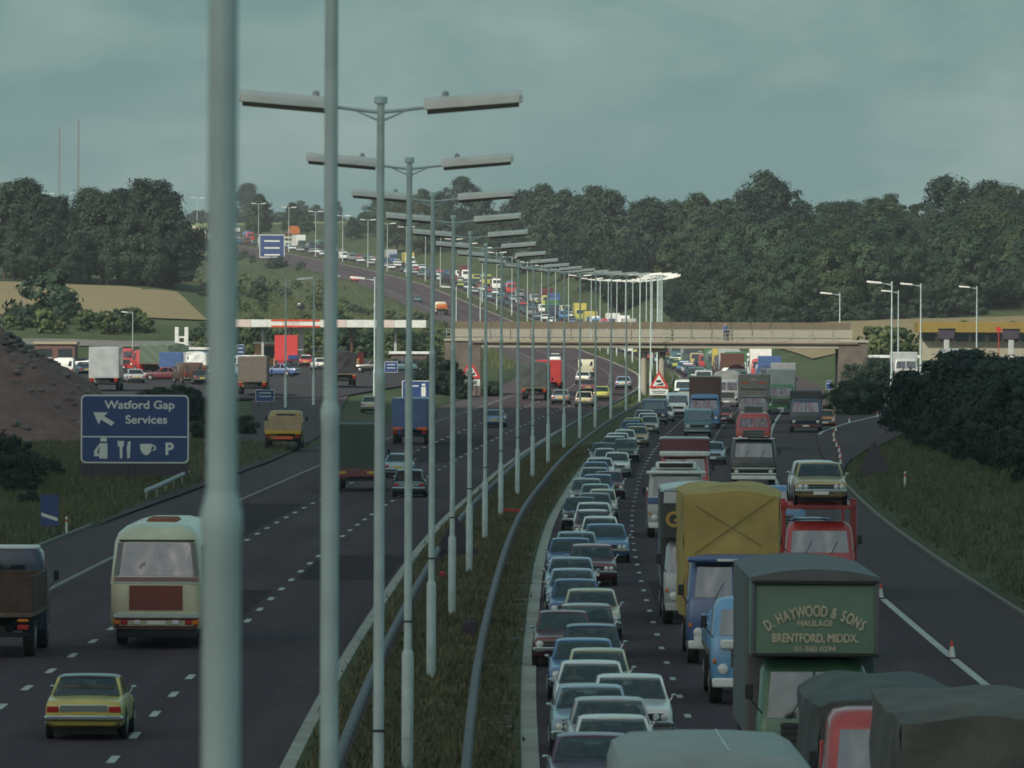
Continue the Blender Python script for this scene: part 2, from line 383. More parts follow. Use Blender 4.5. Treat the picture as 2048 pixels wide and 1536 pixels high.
# a kind of thing: parts = [(name, MB, [material or key], parent index or None, smooth)]
class Kind:
    def __init__(s): s.parts = []
    def part(s, name, mb, mats, parent=None, smooth=R(38), label=None, at=(0, 0, 0)):
        ms = mats if isinstance(mats, (list, tuple)) else [mats]
        me = mb.mesh(name, [M_DARK if isinstance(m, str) else m for m in ms], smooth) if isinstance(mb, MB) else mb
        s.parts.append((name, me, ms, parent, label, at)); return len(s.parts) - 1
    def spawn(s, name, loc, rz=0., label=None, cat=None, group=None, mats={}, scale=1., tilt=0.):
        e = link(name, None, None, loc, rz); e.rotation_euler = (tilt, 0, rz); e.empty_display_size = .2
        if scale != 1.: e.scale = (scale, scale, scale)
        tag(e, label, cat, group); made = []
        for nm, me, ms, par, lb, at in s.parts:
            o = link(nm, me, e if par is None else made[par], at); made.append(o)
            if lb: o['label'] = lb
            for i, m in enumerate(ms):
                if isinstance(m, str):
                    o.material_slots[i].link = 'OBJECT'; o.material_slots[i].material = mats.get(m, M_DARK)
        return e

def text_mesh(body, size, mat, align='CENTER', spacing=1.0):
    cu = bpy.data.curves.new('txt', 'FONT'); cu.body = body; cu.size = size; cu.align_x = align; cu.align_y = 'CENTER'
    cu.extrude = .004; cu.space_character = spacing
    ob = bpy.data.objects.new('txt', cu); COL.objects.link(ob)
    dg = bpy.context.evaluated_depsgraph_get()
    me = bpy.data.meshes.new_from_object(ob.evaluated_get(dg))
    bpy.data.objects.remove(ob); bpy.data.curves.remove(cu)
    me.materials.clear(); me.materials.append(mat)
    return me
def text_to(mb, body, size, cx, cz, y=0., rot=0., bold=0., mat=0, wx=1.):
    """lettering on the plane y (facing -y) added to a builder"""
    me = text_mesh(body, size, M_WHITE)
    c, s_ = math.cos(rot), math.sin(rot); vs = []
    for v in me.vertices:
        a, b = v.co.x * wx, v.co.y
        vs.append((cx + a * c - b * s_, y - v.co.z * 1.0, cz + a * s_ + b * c))
    mb.add(vs, [tuple(p.vertices) for p in me.polygons], mat)
    if bold:
        for dx, dz in ((bold, 0), (-bold, 0), (0, bold), (0, -bold)):
            mb.add([(v[0] + dx, v[1] + .0004 * (1 + abs(dx) * 10), v[2] + dz) for v in vs], [tuple(p.vertices) for p in me.polygons], mat)
    bpy.data.meshes.remove(me)
# ------------------------------------------------------------------ ground, roads, reservation
G_VERGE = two_tone('rough_verge_grass', [(.25, (.034, .046, .022)), (.48, (.058, .068, .032)), (.62, (.090, .086, .046)), (.80, (.13, .11, .065))], .16, scale2=2.6, amt2=.45)
G_GREEN = two_tone('meadow_grass', [(.28, (.028, .042, .018)), (.50, (.050, .068, .028)), (.72, (.095, .105, .048))], .035, scale2=.45, amt2=.45)
G_STUBBLE = two_tone('stubble_field', [(.25, (.16, .125, .066)), (.55, (.22, .175, .096)), (.8, (.27, .22, .13))], .02, stretch=(1, .25, 1), scale2=.5, amt2=.3)
G_PASTURE = two_tone('pale_pasture', [(.3, (.13, .17, .06)), (.7, (.22, .25, .10))], .01, scale2=.1)
G_ASPH = two_tone('asphalt', [(.25, (.053, .038, .045)), (.50, (.073, .053, .061)), (.75, (.103, .078, .086))], .35, stretch=(1, .06, 1), rough=.82, bump=.05, scale2=6., amt2=.25, spec=.02, lanes=True)
G_SHOULD = two_tone('hard_shoulder_asphalt', [(.25, (.072, .057, .062)), (.6, (.094, .076, .080)), (.85, (.124, .102, .102))], .3, stretch=(1, .1, 1), rough=.9, bump=.05, scale2=5., amt2=.3, spec=.02)
G_PLAZA = two_tone('forecourt_asphalt', [(.25, (.046, .043, .048)), (.6, (.062, .058, .062)), (.85, (.085, .08, .08))], .12, rough=.9, bump=.05, scale2=2., spec=.02)
G_STRIP = plain('concrete_strip', (.15, .14, .12), rough=.9, var=.22, scale=.6)
G_EDGE = plain('concrete_edge_strip', (.31, .30, .25), rough=.9, var=.2, scale=.5)
G_LINE = plain('road_paint', (.42, .42, .38), rough=.7, var=.22, scale=1.2)
G_WORN = plain('worn_road_paint', (.17, .165, .155), rough=.8, var=.3, scale=.8)
G_MED = two_tone('reservation_grass', [(.25, (.034, .042, .020)), (.5, (.060, .068, .030)), (.66, (.095, .085, .045)), (.85, (.14, .115, .072))], .5, scale2=4., amt2=.45)
G_SOIL = two_tone('spoil_gravel', [(.2, (.115, .068, .062)), (.5, (.17, .105, .096)), (.72, (.23, .155, .142)), (.8, (.32, .27, .25))], 1.1, scale2=7., amt2=.4, bump=.8)

us = np.unique(np.round(np.concatenate([
    -np.geomspace(130, 900, 14), np.arange(-124, -26, 4.), np.arange(-26, -18, 2.), [-17.6, -17.2, -12, 0, 12, 17.2, 17.6],
    np.arange(19, 40, 2.5), np.arange(42, 130, 5.), np.geomspace(130, 900, 14)]), 2))
ds = np.unique(np.concatenate([np.arange(-200, 560, 14.), np.arange(560, 1400, 8.), np.arange(1400, 2400, 18.), np.geomspace(2400, 5200, 40)]))
DD, UU = np.meshgrid(ds, us, indexing='ij')
ZZ = tz(UU, DD)
inner = np.abs(UU) < 17.4
ZZ = np.where(inner, zr(DD) - .55, ZZ)
V = np.stack([xm(DD) + UU, DD, ZZ], -1).reshape(-1, 3)
nd, nu = DD.shape
a = (np.arange(nd - 1)[:, None] * nu + np.arange(nu - 1)[None, :]).ravel()
Fc = np.stack([a, a + 1, a + nu + 1, a + nu], 1)
dc = DD.reshape(-1)[a]; uc = UU.reshape(-1)[a]
mi = np.where(dc < 640, 0, 1); mi = np.where((dc > 2300), 2, mi)
ground = link('ground', np_mesh('ground', V, Fc, [G_VERGE, G_GREEN, G_PASTURE], mi, smooth=True)); tag(ground, kind='structure')

def dsteps(d0, d1):
    s = [d0]; d = d0
    while d < d1 - 1e-6:
        d = min(d1, d + (6. if d < 700 else 12.)); s.append(d)
    return np.array(s)
def sheet(name, fl, fr, d0, d1, dz, mat, nu=1, parent=None, on='road', kind='structure'):
    """a sheet between two offset curves fl(d), fr(d), laid dz above the road line or the ground"""
    D = dsteps(d0, d1); t = np.linspace(0, 1, nu + 1)
    L = np.array([fl(d) if callable(fl) else fl for d in D], float); Rr = np.array([fr(d) if callable(fr) else fr for d in D], float)
    U = L[:, None] * (1 - t) + Rr[:, None] * t; DG = np.repeat(D[:, None], nu + 1, 1)
    Z = (zr(DG) if on == 'road' else tz(U, DG)) + dz
    V = np.stack([xm(DG) + U, DG, Z], -1).reshape(-1, 3)
    n = nu + 1; a = (np.arange(len(D) - 1)[:, None] * n + np.arange(nu)[None, :]).ravel()
    me_ = np_mesh(name, V, np.stack([a, a + 1, a + n + 1, a + n], 1), [mat])
    at_ = me_.attributes.new('off', 'FLOAT', 'POINT'); at_.data.foreach_set('value', U.reshape(-1).astype(np.float32))
    o = link(name, me_, parent)
    if kind: tag(o, kind=kind)
    return o
def bar(name, u, w, h, d0, d1, z0, mat, parent=None, kind=None, on='road', label=None):
    """a long beam of rectangular section following the road"""
    D = dsteps(d0, d1); rings = []
    uu = np.array([u(d) if callable(u) else u for d in D], float)
    zb = (zr(D) if on == 'road' else tz(uu, D)) + z0
    for k, d in enumerate(D):
        x = float(xm(d)) + uu[k]
        rings.append([(x - w / 2, d, zb[k]), (x + w / 2, d, zb[k]), (x + w / 2, d, zb[k] + h), (x - w / 2, d, zb[k] + h)])
    mb = MB(); mb.loft(rings); o = link(name, mb.mesh(name, [mat]), parent)
    if kind: tag(o, kind=kind)
    return o

FAR = 3500.
road_l = sheet('road_left', -14., -2.2, -150, FAR, .0, G_ASPH, 6)
road_r = sheet('road_right', 2.2, 14., -150, FAR, .0, G_ASPH, 6)
sh_l = sheet('hard_shoulder_left', -17.4, -14., -150, FAR, .0, G_SHOULD, 1)
sh_r = sheet('hard_shoulder_right', 14., 17.4, -150, FAR, .0, G_SHOULD, 1)
resv = sheet('central_reservation', -2.25, 2.25, -150, FAR, .06, G_MED, 6)
for nm, u in (('kerb_left', -17.5), ('kerb_right', 17.5)):
    bar(nm, u, .15, .42, -150, 430 if u > 0 else 330, -.32, G_STRIP, None, 'structure')
for rd, u in ((road_l, -2.42), (road_r, 2.42)):
    bar('edge_strip', u, .40 if u > 0 else .30, .06, -150, FAR, -.03, G_EDGE, rd)
for rd, u in ((road_l, -13.75), (road_r, 13.75)):
    D0 = 330 if u < 0 else 0
    sheet('edge_line', u - .11, u + .11, -100, FAR, .006, G_LINE if u > 0 else G_WORN, 1, rd, kind=None)
# lane dashes: the near ones singly, the far ones as one part
dash = MB(); dash.add([(-.09, -1.25, 0), (.09, -1.25, 0), (.09, 1.25, 0), (-.09, 1.25, 0)], [(0, 1, 2, 3)]); dash_me = dash.mesh('dash', [G_LINE])
for rd, us_ in ((road_l, (-6.05, -9.75)), (road_r, (6.05, 9.75))):
    far_v = []
    for u in us_:
        for k in range(0, 380):
            d = 118 + k * 9.0 + (3 if u in (-9.75, 9.75) else 0)
            x, z = float(xm(d)) + u, float(zr(d)) + .006
            if d < 470:
                o = link('lane_dash', dash_me, rd, (x, d, z), -math.atan(head(d)))
                if u > 0: o.scale = (.8, .6, 1)
            elif d < FAR:
                h = head(d)
                far_v += [(x - .09 - h * 1.25, d - 1.25, float(zr(d - 1.25)) + .006), (x + .09 - h * 1.25, d - 1.25, float(zr(d - 1.25)) + .006),
                          (x + .09 + h * 1.25, d + 1.25, float(zr(d + 1.25)) + .006), (x - .09 + h * 1.25, d + 1.25, float(zr(d + 1.25)) + .006)]
    n = len(far_v) // 4
    tag(link('lane_dashes_far', np_mesh('lane_dashes_far', far_v, np.arange(n * 4).reshape(n, 4), [G_LINE]), rd), kind='stuff')

G_PATCH = two_tone('patched_asphalt', [(.3, (.034, .024, .029)), (.7, (.050, .037, .043))], .8, rough=.85, bump=.03, spec=.02)
for rd, u0, u1, d0, d1 in ((road_l, -9.5, -6.3, 214, 252), (road_l, -13.4, -10.1, 300, 372), (road_l, -5.9, -2.7, 262, 290), (road_r, 6.3, 9.4, 228, 262), (road_r, 10.1, 13.4, 300, 390), (road_l, -9.5, -6.3, 470, 560), (road_r, 2.8, 5.7, 430, 500)):
    sheet('tarmac_patch', u0, u1, d0, d1, .003, G_PATCH, 2, rd, kind=None)
# exit slip to the left services, forecourt, joining slip on the right
def ip(*pts):
    p = np.array(pts, float); return lambda d: float(np.interp(d, p[:, 0], p[:, 1]))
slipL_l = ip((330, -17.3), (400, -18.4), (470, -20.6), (540, -24.5), (620, -29), (680, -34), (760, -40))
slipL_r = ip((330, -17.2), (400, -17.2), (470, -17.2), (520, -18.0), (560, -19.2), (620, -22), (680, -25.5), (760, -30))
sheet('slip_road_left', slipL_l, slipL_r, 330, 700, .10, G_SHOULD, 3, None, 'ground')
sheet('forecourt_left', -105., ip((560, -60), (640, -44), (690, -27), (760, -24.5), (960, -24)), 560, 962, .16, G_PLAZA, 8, None, 'ground')
slipR_l = ip((430, 17.3), (560, 17.2), (600, 17.6), (680, 19.5), (760, 21))
slipR_r = ip((430, 17.4), (470, 18.6), (510, 20.5), (560, 24), (600, 28), (640, 31.5), (700, 34), (760, 35))
sl_r = sheet('slip_road_right', slipR_l, slipR_r, 430, 760, .12, G_SHOULD, 4, None, 'ground')
sheet('forecourt_right', 24., 110., 690, 940, .16, G_PLAZA, 8, None, 'ground')
nose = ip((470, 15.9), (520, 16.6), (570, 17.6), (600, 19.3), (640, 22.5))
sheet('slip_edge_line', lambda d: nose(d) - .12, lambda d: nose(d) + .12, 560, 642, .15, G_LINE, 1, sl_r, 'ground', None)
# gravelled service track on the bank behind the left forecourt
sheet('service_track', -260., -40., 978, 986, .14, G_STRIP, 30, None, 'ground')
# fields
sheet('stubble_field_left', -330., lambda d: px(np.interp(d, [1066, 1262], [418, 352]), d) - float(xm(d)), 1066, 1262, .18, G_STUBBLE, 30, None, 'ground')
sheet('stubble_field_right', 22., 120., 1015, 1235, .22, G_STUBBLE, 14, None, 'ground')
sheet('stubble_strip_right', 60., 260., 1285, 1420, .22, G_STUBBLE, 14, None, 'ground')

# spoil heap of gravel beside the left slip road
def heap(cx, cy, rx, ry, h, n=56):
    g = np.linspace(-1.25, 1.25, n); A, B = np.meshgrid(g, g, indexing='ij')
    r = np.sqrt(A * A + B * B); prof = np.clip(1 - r, 0, 1) ** .92
    nz = (np.sin(A * 9 + B * 5) * np.sin(B * 11 - A * 4) * .06 + np.sin(A * 23 + 1) * np.sin(B * 27) * .03 + rng.normal(0, .012, A.shape))
    X = cx + A * rx; Y = cy + B * ry
    Z = tz(X - xm(Y), Y) - .25 + h * prof * (1 + nz) + np.where(prof > 0, nz * .8, 0)
    Vv = np.stack([X, Y, Z], -1).reshape(-1, 3); a = (np.arange(n - 1)[:, None] * n + np.arange(n - 1)[None, :]).ravel()
    return np_mesh('heap', Vv, np.stack([a, a + n, a + n + 1, a + 1], 1), [G_SOIL], smooth=True)
tag(link('gravel_heap', heap(-35.6, 515, 12.5, 15, 7.9)), 'tall purple brown gravel heap at the left edge behind the blue services sign', 'gravel heap')
stn = MB()
for k in range(420):
    a_, r_ = rng.uniform(0, 6.28), rng.uniform(.1, 1.1)
    X, Y = -35.6 + 12.5 * r_ * math.cos(a_), 515 + 15 * r_ * math.sin(a_)
    z = gz(X, Y) - .25 + 7.9 * max(0, 1 - r_) ** .92; s_ = rng.uniform(.12, .42)
    stn.box((X, Y, z + s_ * .2), (s_ * 1.6, s_, s_ * .8), 0, s_ * .2, rng.uniform(0, 3))
tag(link('loose_stones', stn.mesh('loose_stones', [plain('pale_stone', (.16, .15, .145), rough=.95, var=.4, scale=.6)])), 'pale loose stones strewn over the gravel heap', 'stones', None, 'stuff')

# ------------------------------------------------------------------ grass tufts (uncountable)
def tufts(name, pts, h0, h1, mat, label, blades=5, spread=.14):
    n = len(pts); N = n * blades
    base = np.repeat(np.asarray(pts), blades, 0) + np.c_[rng.normal(0, spread, N), rng.normal(0, spread, N), np.zeros(N)]
    h = rng.uniform(h0, h1, N); w = rng.uniform(.016, .04, N); ang = rng.uniform(0, 6.28, N); ln = rng.normal(0, .45, (N, 2)) * h[:, None]
    dx, dy = np.cos(ang) * w, np.sin(ang) * w
    Vv = np.empty((N, 3, 3)); Vv[:, 0] = base + np.c_[-dx, -dy, np.zeros(N)]; Vv[:, 1] = base + np.c_[dx, dy, np.zeros(N)]
    Vv[:, 2] = base + np.c_[ln[:, 0], ln[:, 1], h]
    tag(link(name, np_mesh(name, Vv.reshape(-1, 3), np.arange(N * 3).reshape(N, 3), [mat])), label, 'grass', None, 'stuff')
M_TUFT = foliage('grass_blades', (.036, .050, .022), (.110, .120, .054), .3)
M_TUFT2 = foliage('dry_grass_blades', (.048, .056, .026), (.165, .155, .082), .35)
M_TUFTG = foliage('green_grass_blades', (.034, .056, .020), (.115, .135, .052), .08)
def scat(n, u0, u1, d0, d1, on='ground', p=1.0):
    d = d0 + (d1 - d0) * rng.uniform(0, 1, n) ** p; u = rng.uniform(u0, u1, n)
    z = (zr(d) + .06) if on == 'road' else tz(u, d)
    return np.c_[xm(d) + u, d, z]
tufts('reservation_tufts', scat(15000, -1.95, 1.95, 120, 520, 'road', 1.3), .05, .26, M_TUFT2, 'rough dry grass of the central reservation', 5)
tufts('left_verge_tufts', scat(18000, -34, -17.8, 230, 520), .10, .5, M_TUFT, 'rough grass on the left verge')
pr = scat(18000, 17.9, 40, 180, 560); uR = pr[:, 0] - xm(pr[:, 1])
pr = pr[uR > np.array([slipR_r(d) if d > 430 else 17.8 for d in pr[:, 1]]) + .3]
tufts('right_verge_tufts', pr, .10, .5, M_TUFT, 'rough grass on the right bank')
pl = scat(15000, -60, -18, 985, 1900); tufts('left_bank_grass', pl, .4, 1.3, M_TUFTG, 'tall sunlit grass on the bank beyond the left services', 4, .5)
pm = scat(6000, -2.1, 2.1, 700, 2200, 'road'); tufts('far_reservation_grass', pm, .2, .7, M_TUFTG, 'green grass in the reservation up the hill', 4, .3)

# ------------------------------------------------------------------ overhead cloud that shades the near road (above and behind the camera, outside the haze)
def cloud(name, cx, cy, cz, rx, ry, th, seed):
    r_ = np.random.default_rng(seed); n = 44; m = 22
    th_ = np.linspace(0, 2 * np.pi, n, endpoint=False); V = []; Fa = []
    ph = r_.uniform(0, 6.28, 6)
    edge = 1 + .05 * np.sin(3 * th_ + ph[0]) + .04 * np.sin(5 * th_ + ph[1]) + .03 * np.sin(9 * th_ + ph[2]) + .02 * np.sin(14 * th_ + ph[3])
    rs = np.linspace(0, 1, m) ** .8
    for side in (1, -1):
        for r in rs:
            for t, e in zip(th_, edge):
                X, Y = r * e * math.cos(t), r * e * math.sin(t)
                lump = .5 + .25 * math.sin(X * 11 + ph[4]) * math.sin(Y * 13 + ph[5]) + .16 * math.sin(X * 23 - Y * 17) + .1 * math.sin(X * 37 + Y * 41)
                hgt = math.sqrt(max(0., 1 - r * r))
                z = th * hgt * (.55 + .8 * lump) if side > 0 else -th * .14 * hgt * (.5 + lump)
                V.append((cx + X * rx, cy + Y * ry, cz + z))
    for side in (0, 1):
        o = side * n * m
        for j in range(m - 1):
            for k in range(n):
                q = (o + j * n + k, o + j * n + (k + 1) % n, o + (j + 1) * n + (k + 1) % n, o + (j + 1) * n + k)
                Fa.append(q if side == 0 else q[::-1])
    m_, nn, ll, b = _base('cloud_vapour'); nn.remove(b)
    tl = nn.new('ShaderNodeBsdfTranslucent'); df = nn.new('ShaderNodeBsdfDiffuse'); df.inputs['Color'].default_value = (.95, .85, .90, 1)
    tcn = nn.new('ShaderNodeTexCoord'); nz_ = nn.new('ShaderNodeTexNoise'); nz_.inputs['Scale'].default_value = .011; nz_.inputs['Detail'].default_value = 4   # thick and thin vapour
    rp_ = nn.new('ShaderNodeValToRGB'); rp_.color_ramp.elements[0].position = .42; rp_.color_ramp.elements[0].color = (.52, .47, .50, 1); rp_.color_ramp.elements[1].position = .58; rp_.color_ramp.elements[1].color = (1., .90, .95, 1)
    ll.new(tcn.outputs['Object'], nz_.inputs['Vector']); ll.new(nz_.outputs['Fac'], rp_.inputs['Fac']); ll.new(rp_.outputs['Color'], tl.inputs['Color'])
    mx_ = nn.new('ShaderNodeMixShader'); mx_.inputs[0].default_value = .12
    ll.new(tl.outputs[0], mx_.inputs[1]); ll.new(df.outputs[0], mx_.inputs[2]); ll.new(mx_.outputs[0], nn['Material Output'].inputs['Surface'])
    o = link(name, np_mesh(name, V, Fa, [m_], smooth=True))
    tag(o, 'broad grey cloud overhead shading the near motorway', 'cloud', None, 'stuff')
    return o
CZ = 620.
off = CZ / math.tan(SUN_EL)
cloud('cloud', -math.sin(SUN_AZ) * off, 215 - math.cos(SUN_AZ) * off, CZ, 470, 470, 95, 3)
# ------------------------------------------------------------------ lamp posts
def lamp_kind(arms, H=12.0, ll=1.42, arm=.62, simple=False):
    k = Kind()
    b = MB(); b.lathe([(.118, -.15), (.118, 2.30), (.112, 2.36), (.086, 2.42)], n=12)
    kb = k.part('base_section', b, M_POLE)
    if not simple:
        dr = MB(); dr.box((0, -.112, .95), (.11, .03, .55), 0, .008); k.part('access_door', dr, M_POLE, kb); rg = MB(); rg.lathe([(.083, 2.96), (.083, 3.0)], n=12); k.part('number_band', rg, M_BLACK, kb)
    m = MB(); m.lathe([(.078, 2.38), (.074, 8.02), (.080, 8.05), (.080, 8.12), (.060, 8.20)], n=12); k.part('shaft', m, M_POLE)
    t = MB(); t.lathe([(.058, 8.12), (.055, H - .1), (.055, H), (.095, H + .01), (.095, H + .10), (.04, H + .12)], n=12); k.part('upper_shaft', t, M_POLE)
    for s in arms:
        a = MB(); z0 = H - .12
        a.tube((0, 0, z0), (s * arm, 0, z0 + .07), .028, .024, 8); a.tube((0, 0, z0 - .13), (s * arm * .6, 0, z0 + .03), .02, .014, 6)
        ka = k.part('bracket_arm', a, M_POLE)
        L = MB(); x0, x1 = s * arm, s * (arm + ll); zt0, zt1 = z0 + .10, z0 + .10 + .115 * ll / 1.42
        def ring(x, zc, f): return [(x, -.17 * f, zc - .06), (x, -.15 * f, zc + .04), (x, -.06 * f, zc + .11), (x, .06 * f, zc + .11), (x, .15 * f, zc + .04), (x, .17 * f, zc - .06)]
        L.loft([ring(x0, zt0, .7), ring(x0 + s * .06, zt0 + .004, 1), ring(x1 - s * .05, zt1 - .004, 1), ring(x1, zt1, .75)])
        kl = k.part('lantern', L, M_LANT)
        if not simple:
            B = MB()
            def rg2(x, zc, f): return [(x, -.165 * f, zc - .065), (x, .165 * f, zc - .065), (x, .12 * f, zc - .125), (x, -.12 * f, zc - .125)]
            B.loft([rg2(x0 + s * .05, zt0, 1), rg2(x1 - s * .05, zt1, 1)])
            k.part('lantern_bowl', B, plain('lantern_bowl', (.16, .15, .13), rough=.25, var=.1), kl)
            c = MB(); xm_ = x0 + s * .22 * ll; c.lathe([(.05, 0), (.05, .06), (.03, .09)], (xm_, 0, zt0 + .12), 8); k.part('photocell', c, M_STEEL, kl)
    return k
L_TWIN = lamp_kind((-1, 1)); L_TWIN_S = lamp_kind((-1, 1), simple=True)
L_LEFT = lamp_kind((-1,), H=10.5, simple=True, ll=1.3, arm=.9); L_RIGHT = lamp_kind((1,), H=10.5, simple=True, ll=1.3, arm=.9)
ORD = lambda n: f"{n}{'th' if 10 <= n % 100 <= 20 else {1: 'st', 2: 'nd', 3: 'rd'}.get(n % 10, 'th')}"
n_l = 0
for k in range(0, 74):
    d = 29 + 40 * k - (6 if k == 1 else 0)
    if d > 2980: break
    n_l += 1
    (L_TWIN if d < 520 else L_TWIN_S).spawn('lamp_post', (float(xm(d)), d, float(zr(d)) + .05), -math.atan(head(d)) + rng.normal(0, .008),
        f'tall grey twin-arm lamp post in the central reservation, {ORD(n_l)} counting away from the camera', 'lamp post', 'lamp posts along the central reservation', tilt=float(rng.normal(0, .002)))
def side_lamp(pxl, ytop, ybase_d, kind, label, cat='lamp post', H=10.5):
    d = ybase_d; X = px(pxl, d); z = gz(X, d) + .1
    top = pz(ytop, d); sc = (top - z) / H
    kind.spawn('slip_road_lamp', (X, d, z), 0, label, cat, 'single arm lamp posts of the services', scale=max(.6, min(1.35, sc)))
side_lamp(571, 560, 640, L_RIGHT, 'single arm lamp post beside the exit slip road, its lantern reaching over the slip')
side_lamp(627, 556, 655, L_RIGHT, 'single arm lamp post on the slip road just left of the second nearest lamp post')
side_lamp(749, 558, 700, L_LEFT, 'single arm lamp post right of the slip road, lantern pointing left')
side_lamp(1679, 585, 800, L_LEFT, 'pale single arm lamp post beside the right abutment of the bridge')
side_lamp(1783, 563, 690, L_LEFT, 'tallest single arm lamp post standing behind the dark roadside bushes')
side_lamp(1796, 580, 830, L_LEFT, 'sunlit single arm lamp post just right of the tallest one')
side_lamp(1841, 566, 760, L_LEFT, 'slender grey single arm lamp post left of the mustard coloured building')
side_lamp(1953, 571, 800, L_LEFT, 'single arm lamp post nearest the right edge in front of the mustard building')
side_lamp(265, 633, 900, L_LEFT, 'low lamp post among the bushes behind the left lorry park')
side_lamp(912, 575, 1000, L_LEFT, 'pale sunlit lamp post rising behind the left end of the bridge')
side_lamp(960, 575, 1010, L_LEFT, 'second pale lamp post rising behind the left end of the bridge')

# ------------------------------------------------------------------ crash barriers in the reservation, and the rail at the slip road
def barrier(u, d0, d1, label, every=3.2, posts_to=460, on='road', fu=None, mat=None):
    mat = mat or M_RAIL
    root = link('crash_barrier', None, None, (float(xm(d0)) + (fu(d0) if fu else u), d0, float(zr(d0)))); root.empty_display_size = .3
    tag(root, label, 'crash barrier')
    inv = root.location.copy()
    D = dsteps(d0, d1); sec = [(-.05, .50), (.05, .50), (.10, .56), (.10, .66), (.05, .72), (-.05, .72), (-.10, .66), (-.10, .56)]
    mb = MB(); rings = []
    for d in D:
        uu = fu(d) if fu else u; x = float(xm(d)) + uu; z = float(zr(d)) if on == 'road' else float(tz(uu, d))
        rings.append([(x + a - inv.x, d - inv.y, z + b - inv.z) for a, b in sec])
    mb.loft(rings); link('rail', mb.mesh('rail', [mat], R(50)), root)
    pm_ = MB(); pm_.box((0, 0, .28), (.09, .12, .62), 0, .01); pme = pm_.mesh('post', [mat])
    d = d0 + .4
    while d < min(d1, posts_to):
        uu = fu(d) if fu else u; z = float(zr(d)) if on == 'road' else float(tz(uu, d))
        link('post', pme, root, (float(xm(d)) + uu - inv.x, d - inv.y, z - inv.z)); d += every
    return root
barrier(-1.25, 20, 900, 'grey steel crash barrier along the left side of the central reservation', posts_to=420)
barrier(1.2, 20, 900, 'grey steel crash barrier along the right side of the central reservation beside the queue', posts_to=420)
barrier(0, 372, 415, 'short galvanised crash barrier at the left verge beside the exit slip', on='ground', mat=M_STEEL, every=9., fu=ip((372, -17.9), (376, -17.9), (415, -18.6)))
# ------------------------------------------------------------------ vehicles; local front is -y, wheels on z = 0
def wheel(k, x, y, r, w, rim=None, parent=None):
    t = MB(); s = 1 if x > 0 else -1
    t.lathe([(r * .62, -w / 2), (r * .93, -w / 2), (r, -w * .32), (r, w * .32), (r * .93, w / 2), (r * .62, w / 2)], (x, y, r), 16, axis='X')
    i = k.part('wheel', t, M_TYRE, parent)
    c = MB(); c.lathe([(r * .60, 0), (r * .55, s * .012), (r * .2, s * .02), (r * .16, s * .035)], (x + s * (w / 2 - .004), y, r), 12, axis='X')
    k.part('hub_cap', c, rim or M_RIM, i)
def sec(w, zb, zt, crown=.02, tum=.93):
    h = zt - zb
    half = [(0, zb), (.80 * w, zb), (.95 * w, zb + .07), (w, zb + .22 * h), (w, zb + .55 * h), (.985 * w, zb + .80 * h), (tum * w, zt - .015), (tum * w * .86, zt), (tum * w * .5, zt + crown * .7), (0, zt + crown)]
    return half + [(-x, z) for x, z in half[-2:0:-1]]
